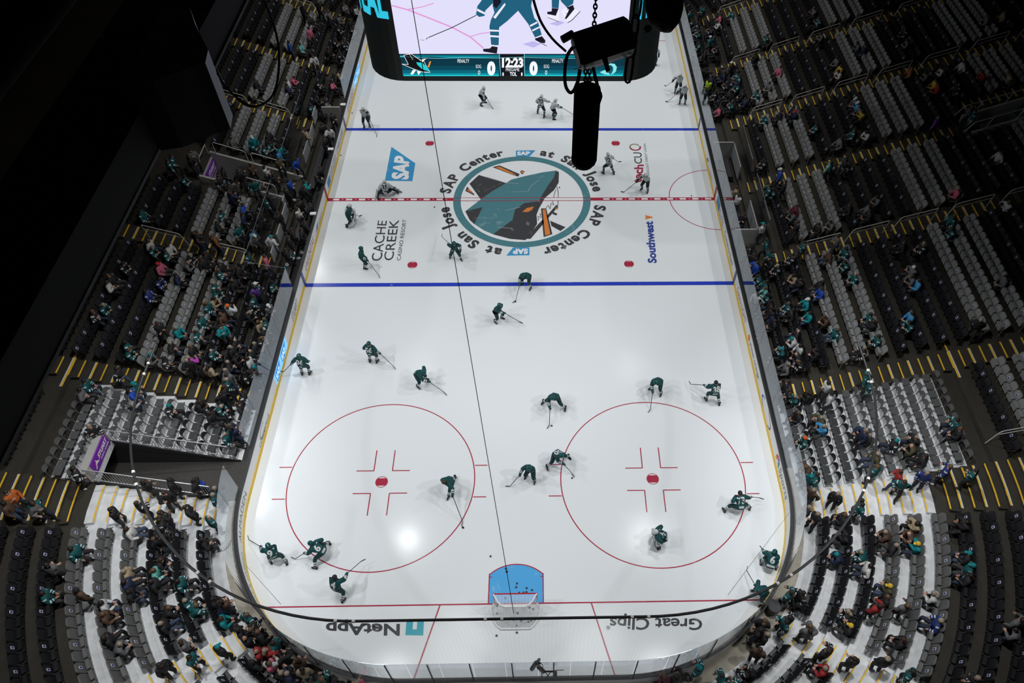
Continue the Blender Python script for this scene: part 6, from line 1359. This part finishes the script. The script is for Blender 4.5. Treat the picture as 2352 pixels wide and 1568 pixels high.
NP = [
 (703, 860, 88, 'stand', 'T', '96', (650, 855), 'person in teal hockey kit numbered 96 standing beside the left boards', dict(hand='L', two=False, tz=0.35)),
 (858, 832, 80, 'stand', 'T', '56', (905, 842), 'person in teal hockey kit seen from behind above the left circle', dict(hand='R', two=False)),
 (968, 880, -30, 'bend', 'T', None, (1022, 902), 'person in teal hockey kit bent double above the left circle', dict(hand='R', two=False)),
 (1635, 921, 100, 'step', 'T', '38', (1585, 882), 'bareheaded person in teal hockey kit numbered 38 by the right boards', dict(hand='L', hel='hair', tz=0.3)),
 (1507, 898, 235, 'bend', 'T', None, (1494, 942), 'person in teal hockey kit bending at the top of the right circle', dict(hand='R')),
 (1273, 932, 250, 'wide', 'T', None, (1262, 978), 'person in teal hockey kit standing wide-legged in mid-ice above the goal area', dict(hand='R')),
 (1281, 1062, -62, 'wide', 'T', '50', (1315, 1088), 'person in teal hockey kit straddling the left edge of the right circle', dict(hand='R')),
 (1219, 1100, 250, 'glide', 'T', None, (1170, 1118), 'person in teal hockey kit facing the goal, stick out to the left', dict(hand='R')),
 (1035, 1125, 235, 'stride', 'T', None, (1063, 1199), 'bareheaded person in teal hockey kit striding inside the left circle edge', dict(hand='L', hel='brown')),
 (640, 1290, 120, 'step', 'T', '91', (570, 1238), 'person in teal hockey kit numbered 91 in the near left corner', dict(hand='L', tz=0.25)),
 (742, 1277, 160, 'wide', 'T', '61', (676, 1284), 'person in teal hockey kit numbered 61 leaning over the left circle line', dict(hand='L', two=False)),
 (782, 1362, 70, 'step', 'T', '4', (830, 1288), 'bareheaded person in teal hockey kit numbered 4 below the left circle', dict(hand='R', hel='hair', tz=0.5)),
 (1515, 1245, 175, 'goalie', 'T', '41', None, 'goaltender in teal numbered 41 crouching inside the right circle', dict(goalie=True)),
 (1692, 1172, 95, 'wide', 'T', '73', (1745, 1143), 'bareheaded person in teal hockey kit numbered 73 at the right circle edge', dict(hand='R', hel='hair', two=False, tz=0.35)),
 (1764, 1303, 70, 'crouch', 'T', '6', (1750, 1262), 'person in teal hockey kit numbered 6 crouching against the near right boards', dict(hand='L', tz=0.5)),
 (1742, 1372, 200, 'bend', 'T', None, (1714, 1308), 'person in teal hockey kit bent over under the net pipe at right', dict(hand='L', two=False, tz=0.4)),
 (1047, 596, -75, 'step', 'T', None, (1014, 542), 'person in teal hockey kit below the ring lettering, stick raised left', dict(hand='R', tz=0.4, two=False)),
 (1210, 657, 235, 'bend', 'T', None, (1184, 692), 'person in teal hockey kit bent over the near blue line', dict(hand='R')),
 (1145, 736, -40, 'glide', 'T', None, (1194, 739), 'person in teal hockey kit just below the near blue line', dict(hand='R')),
 (838, 613, 5, 'stand', 'T', '3', (871, 633), 'person in teal hockey kit left of the casino lettering', dict(hand='R')),
 (808, 514, 10, 'step', 'T', '30', (825, 497), 'goaltender in teal skating at the left end of the red line', dict(goalie=True, hand='R', two=False)),
 (888, 449, 95, 'split', 'A', '35', (918, 440), 'goaltender in white numbered 35 stretching on the ice above the red line', dict(goalie=True, hand='R', two=False)),
 (1109, 240, -20, 'glide', 'A', '3', (1130, 247), 'person in white hockey kit gliding below the scoreboard', dict(hand='R')),
 (1243, 264, 75, 'step', 'A', '22', (1285, 245), 'person in white hockey kit numbered 22 beyond the far blue line', dict(hand='R', two=False, tz=0.2)),
 (1271, 271, 15, 'glide', 'A', None, (1318, 264), 'person in white hockey kit right of number 22', dict(hand='R', tz=0.1)),
 (843, 291, -80, 'stand', 'A', None, (866, 311), 'person in white hockey kit facing the camera by the far left boards', dict(hand='L')),
 (1396, 398, 120, 'step', 'A', '21', (1421, 372), 'person in white hockey kit right of the hanging black bag', dict(hand='R', tz=0.15)),
 (1481, 438, 240, 'glide', 'A', None, (1432, 442), 'person in white hockey kit skating over the dark red lettering', dict(hand='R')),
 (1567, 238, -100, 'stand', 'A', None, (1533, 235), 'person in white hockey kit near the far right boards, front one of two', dict(hand='R')),
 (1556, 213, -95, 'stand', 'A', None, (1529, 199), 'person in white hockey kit near the far right boards, rear one of two', dict(hand='R', tz=0.3)),
 (1500, 149, -90, 'stand', 'A', None, None, 'person in white hockey kit partly hidden beside the scoreboard edge', {}),
]
for i, (px, py, hd, st, tm, nu, tip, lab, kw) in enumerate(NP):
    player(px, py, hd, st, tm, nu, tip, lab, ' '.join(('black hockey stick of the ' + lab.replace('bareheaded person in ', 'bareheaded ').replace('person in ', '').replace(' hockey kit', ' player').replace('goaltender in white', 'white goaltender')).split()[:16]), **kw)

# ------------------------------------------------------------------ benches, boxes and bits behind the boards
M_PANEL = mat('panel_pale', (0.34, 0.34, 0.35), 0.35, noise=0.3, scale=5)
def slabbox(name, a, b, m, label, cat, group=None):
    mb = MB(); c = Vector(((a[0] + b[0]) / 2, (a[1] + b[1]) / 2, a[2])); mb.box([a[i] - c[i] for i in range(3)], [b[i] - c[i] for i in range(3)]); o = mb.build(name, m, loc=c)
    tag(o, label, cat, group); return o
M_BENCH = mat('bench_black', (0.025, 0.025, 0.028), 0.5)
for y0, y1, nm in ((-8.0, -0.6, 'near half'), (0.6, 8.0, 'far half')):
    T = empty('team_bench', (-14.05, (y0 + y1) / 2, 0.0)); tag(T, 'long black team bench behind the left boards, %s' % nm, 'bench')
    mb = MB(); mb.box((-14.25, y0, 0.42), (-13.85, y1, 0.47)); child(mb, 'bench_seat', M_BENCH, T)
    for y in srange(y0 + 0.3, y1 - 0.3, 1.8): mb = MB(); mb.box((-14.15, y - 0.04, 0.03), (-13.95, y + 0.04, 0.42)); child(mb, 'bench_leg', M_BENCH, T)
k = 0
for x, y0, y1 in ((-14.75, 4.6, 6.2), (-14.75, 2.8, 4.4), (-14.95, 7.2, 8.4), (-15.15, -1.9, -0.6), (-14.9, -3.3, -2.1), (-14.85, -5.0, -4.0), (-14.85, -6.6, -5.4)):
    k += 1; slabbox('bench_screen', (x - 0.03, y0, 0.75), (x + 0.03, y1, 1.55), M_PANEL, 'pale panel behind the left bench, %s from the far end' % ORD[k], 'panel', 'panels behind the team benches')
k = 0
for x, y0, y1 in ((14.72, 1.5, 4.1), (14.75, -4.4, -1.9)):
    k += 1; slabbox('box_screen', (x - 0.03, y0, 0.4), (x + 0.03, y1, 1.5), M_PANEL, 'pale back panel of the %s penalty box' % ('far', 'near')[k - 1], 'panel')
    slabbox('penalty_bench', (14.1, y0 + 0.2, 0.03), (14.45, y1 - 0.2, 0.5), M_BENCH, 'black bench inside the %s penalty box' % ('far', 'near')[k - 1], 'bench')
for x0, x1, y, nm in ((13.3, 14.7, 4.2, 'far end of the penalty boxes'), (13.3, 15.2, -4.6, 'near end of the penalty boxes')):
    slabbox('box_divider', (x0, y - 0.04, 0.0), (x1, y + 0.04, 1.5), M_GREY, 'grey divider at the %s' % nm, 'divider')
slabbox('box_divider', (-14.6, 8.6, 0.0), (-13.3, 8.7, 1.3), M_GREY, 'pale divider at the far end of the left benches', 'divider')
for i, (a, b) in enumerate(((795, 268), (762, 349), (754, 452 - 55), (743, 500), (722, 498))):
    p = atx(a, b, -13.15); 
    if i in (0, 1, 4): slabbox('gate_latch', (-13.35, p[1] - 0.12, 1.1), (-12.98, p[1] + 0.12, 1.17), M_WHT, 'white latch plate on the left boards by the benches, %s from the far end' % ORD[(1, 2, 0, 0, 3)[i]], 'latch', 'gate latches')
# upright glass behind the benches
def gpane(A, B, z0, z1, label):
    A, B = Vector(A), Vector(B); d = (B - A).normalized(); n = Vector((-d.y, d.x, 0)) * 0.006; mb = MB()
    P = [A + n, B + n, B - n, A - n]; mb.prism([(p.x, p.y) for p in P], z0, z1); T = empty('glass_screen', (A.x, A.y, z0)); tag(T, label, 'glass screen')
    child(mb, 'pane', M_GLASS, T); mb = MB(); mb.tube([(A.x, A.y, z1), (B.x, B.y, z1)], 0.012, 5); child(mb, 'edge_trim', M_GALV, T); return T
gpane((-15.75, -7.6, 0), (-15.75, -1.1, 0), 0.75, 2.6, 'glass screen behind the near half of the left benches')
gpane((-15.75, 2.0, 0), (-15.75, 8.4, 0), 0.75, 2.6, 'glass screen behind the far half of the left benches')
gpane((-15.7, -8.6, 0), (-13.15, -9.15, 0), 0.75, 2.9, 'angled glass screen closing the near end of the left benches')
gpane((15.2, 4.6, 0), (15.2, 0.9, 0), 0.75, 2.6, 'glass screen behind the far penalty box')
gpane((15.2, -0.5, 0), (15.2, -4.9, 0), 0.75, 2.6, 'glass screen behind the near penalty box')
# bottles, helmets and towels on the near half of the left bench
for i in range(26):
    y = -7.7 + (i * 0.61803 % 1) * 3.4; x = -13.45 - (i * 0.381 % 1) * 1.1; z = 0.47 if -14.25 < x < -13.85 else (0.03 if x > -14.75 else 0.37); mb = MB()
    if i % 3 == 0: mb.ball((0, 0, 0.0), (0.12, 0.14, 0.13), 10, 5, 0, 0.0); nm, m, lb = 'helmet', (TH['helmet'] if i % 2 else M_BLK), 'spare helmet'
    elif i % 3 == 1: mb.tube([(0, 0, 0), (0, 0, 0.17), (0, 0, 0.2), (0, 0, 0.24)], [0.038, 0.038, 0.02, 0.012], 8); nm, m, lb = 'water_bottle', M_WHT, 'white water bottle'
    else: mb.box((-0.16, -0.1, 0), (0.16, 0.1, 0.03)); mb.box((-0.12, -0.13, 0.03), (0.1, 0.06, 0.045)); nm, m, lb = 'folded_towel', mat('towel_cloth', (0.5, 0.5, 0.5), 0.9), 'folded pale towel'
    o = mb.build(nm, m, loc=(x, y, z + 0.002)); o.rotation_euler = (0, 0, i * 1.3); tag(o, '%s at the near end of the left bench, %s by distance' % (lb, ORD[min(30, i + 1)]), nm.replace('_', ' '), 'gear on the near left bench')
p = at(1779, 1392, 0.6); mb = MB(); mb.tube([(0, 0, 0), (0, 0, 0.62), (0, 0, 0.65)], [0.24, 0.3, 0.27], 18); o = mb.build('waste_bin', mat('bin_grey', (0.05, 0.05, 0.052), 0.6), loc=(p[0], p[1], 0.0)); tag(o, 'round dark grey bin on the walkway behind the near right corner glass', 'bin')
p = aty(1206, 1562, -31.2); slabbox('judge_booth', (p[0] - 0.45, -31.7, 0.0), (p[0] + 0.45, -31.0, 0.95), M_WHT, 'white box behind the end glass below the television camera', 'box')
# television camera behind the near end glass
TC = empty('television_camera', (1.5, -30.85, 1.1)); tag(TC, 'black remote television camera on a bracket above the near end glass', 'camera')
q_ = lambda a, b: aty(a, b, -30.85)
TT = lambda L: [(1180 + a / 16.8, 1490 + b / 16.8) for a, b in L]
for nm, L, r in (('viewfinder', [(985, 400), (900, 510)], 0.055), ('camera_body', [(860, 530), (760, 680), (700, 770)], 0.085), ('pan_head', [(960, 690), (1060, 790), (1150, 870)], 0.085), ('side_box', [(930, 560), (1010, 540)], 0.05),
                 ('support_arm', [(1170, 865), (1560, 865)], 0.035), ('mount_post', [(1560, 830), (1545, 1150)], 0.04), ('mount_post', [(1630, 860), (1640, 1150)], 0.04), ('cable', [(1030, 530), (1110, 600), (1130, 700), (1100, 780)], 0.012),
                 ('cable', [(1080, 900), (1090, 1020), (1050, 1150)], 0.02), ('cable', [(1210, 880), (1320, 1020), (1190, 1150)], 0.018), ('cable', [(1420, 890), (1330, 1020), (1320, 1150)], 0.018), ('tally_arm', [(1640, 815), (1930, 812)], 0.014)):
    mb = MB(); mb.tube([q_(*p) for p in TT(L)], r, 8); child(mb, nm, M_BLK, TC)
# build seats: nearest 300 of each kind as things, the rest merged
def inst(parts, P, a, name, label, cat, group, card=False):
    T = empty(name, P, a); tag(T, label, cat, group)
    for nm, me in parts:
        o = bpy.data.objects.new(nm, me); COL.objects.link(o); o.parent = T
    if card: o = bpy.data.objects.new('seat_card', CARD); COL.objects.link(o); o.parent = T
    return T
def merged(name, items, label, cat):
    """items: list of (parts, P, angle, card)"""
    V, Fa, MI, mats_, off = [], [], [], [], 0
    cache = {}
    for parts, P, a, card in items:
        for nm, me in list(parts) + ([('c', CARD)] if card else []):
            if me not in cache:
                v = np.empty(len(me.vertices) * 3); me.vertices.foreach_get('co', v)
                for m_ in me.materials:
                    if m_ not in mats_: mats_.append(m_)
                cache[me] = (v.reshape(-1, 3), [tuple(p.vertices) for p in me.polygons], [mats_.index(me.materials[p.material_index]) for p in me.polygons])
            v, fs, mi = cache[me]; c, s_ = math.cos(a), math.sin(a)
            V.append(v @ np.array([[c, s_, 0], [-s_, c, 0], [0, 0, 1]]) + np.array(P)); Fa += [tuple(i + off for i in f) for f in fs]; MI += mi; off += len(v)
    me = bpy.data.meshes.new(name); me.from_pydata(np.concatenate(V).tolist(), [], Fa)
    for m_ in mats_: me.materials.append(m_)
    me.polygons.foreach_set('material_index', MI); me.update()
    o = bpy.data.objects.new(name, me); COL.objects.link(o); tag(o, label, cat, None, 'stuff'); return o
pool = {'grey': [], 'black': [], 'chair': []}
for (key, j, n_), rec in SEATS.items(): pool['chair' if rec[3] == 'chair' else rec[2]].append((rec[5], key, j, n_))
for kd, L in pool.items():
    L.sort(); rest = []
    for i, (d, key, j, n_) in enumerate(L):
        P, a, colr, kind, nm, d, occ, c = SEATS[key, j, n_][:8]
        card = (n_ * 7 + j * 3) % 5 < 2 and not occ
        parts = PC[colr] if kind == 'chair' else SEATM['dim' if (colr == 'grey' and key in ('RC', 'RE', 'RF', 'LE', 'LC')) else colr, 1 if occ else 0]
        if i < 298:
            if kind == 'chair':
                inst(parts, P, a, 'platform_chair', '%s loose chair, %s row up, %s along, on the %s' % (colr, ORD[j + 1], ORD[n_], nm), 'platform chair', 'loose chairs on the platforms')
            else:
                inst(parts, P, a, colr + '_stadium_seat', '%s folding seat, %s row, %s along, %s' % (colr, ORD[j + 1], ORD[n_], nm.replace(' between the platform and the near blue line', ' next to the platform')), colr + ' stadium seat', colr + ' folding seats of the stands', card)
        else: rest.append((parts, P, a, card))
    if rest: merged('distant_%s_seats' % kd, rest, 'remaining %s folding seats farther up and away in the stands' % kd, kd + ' stadium seats')
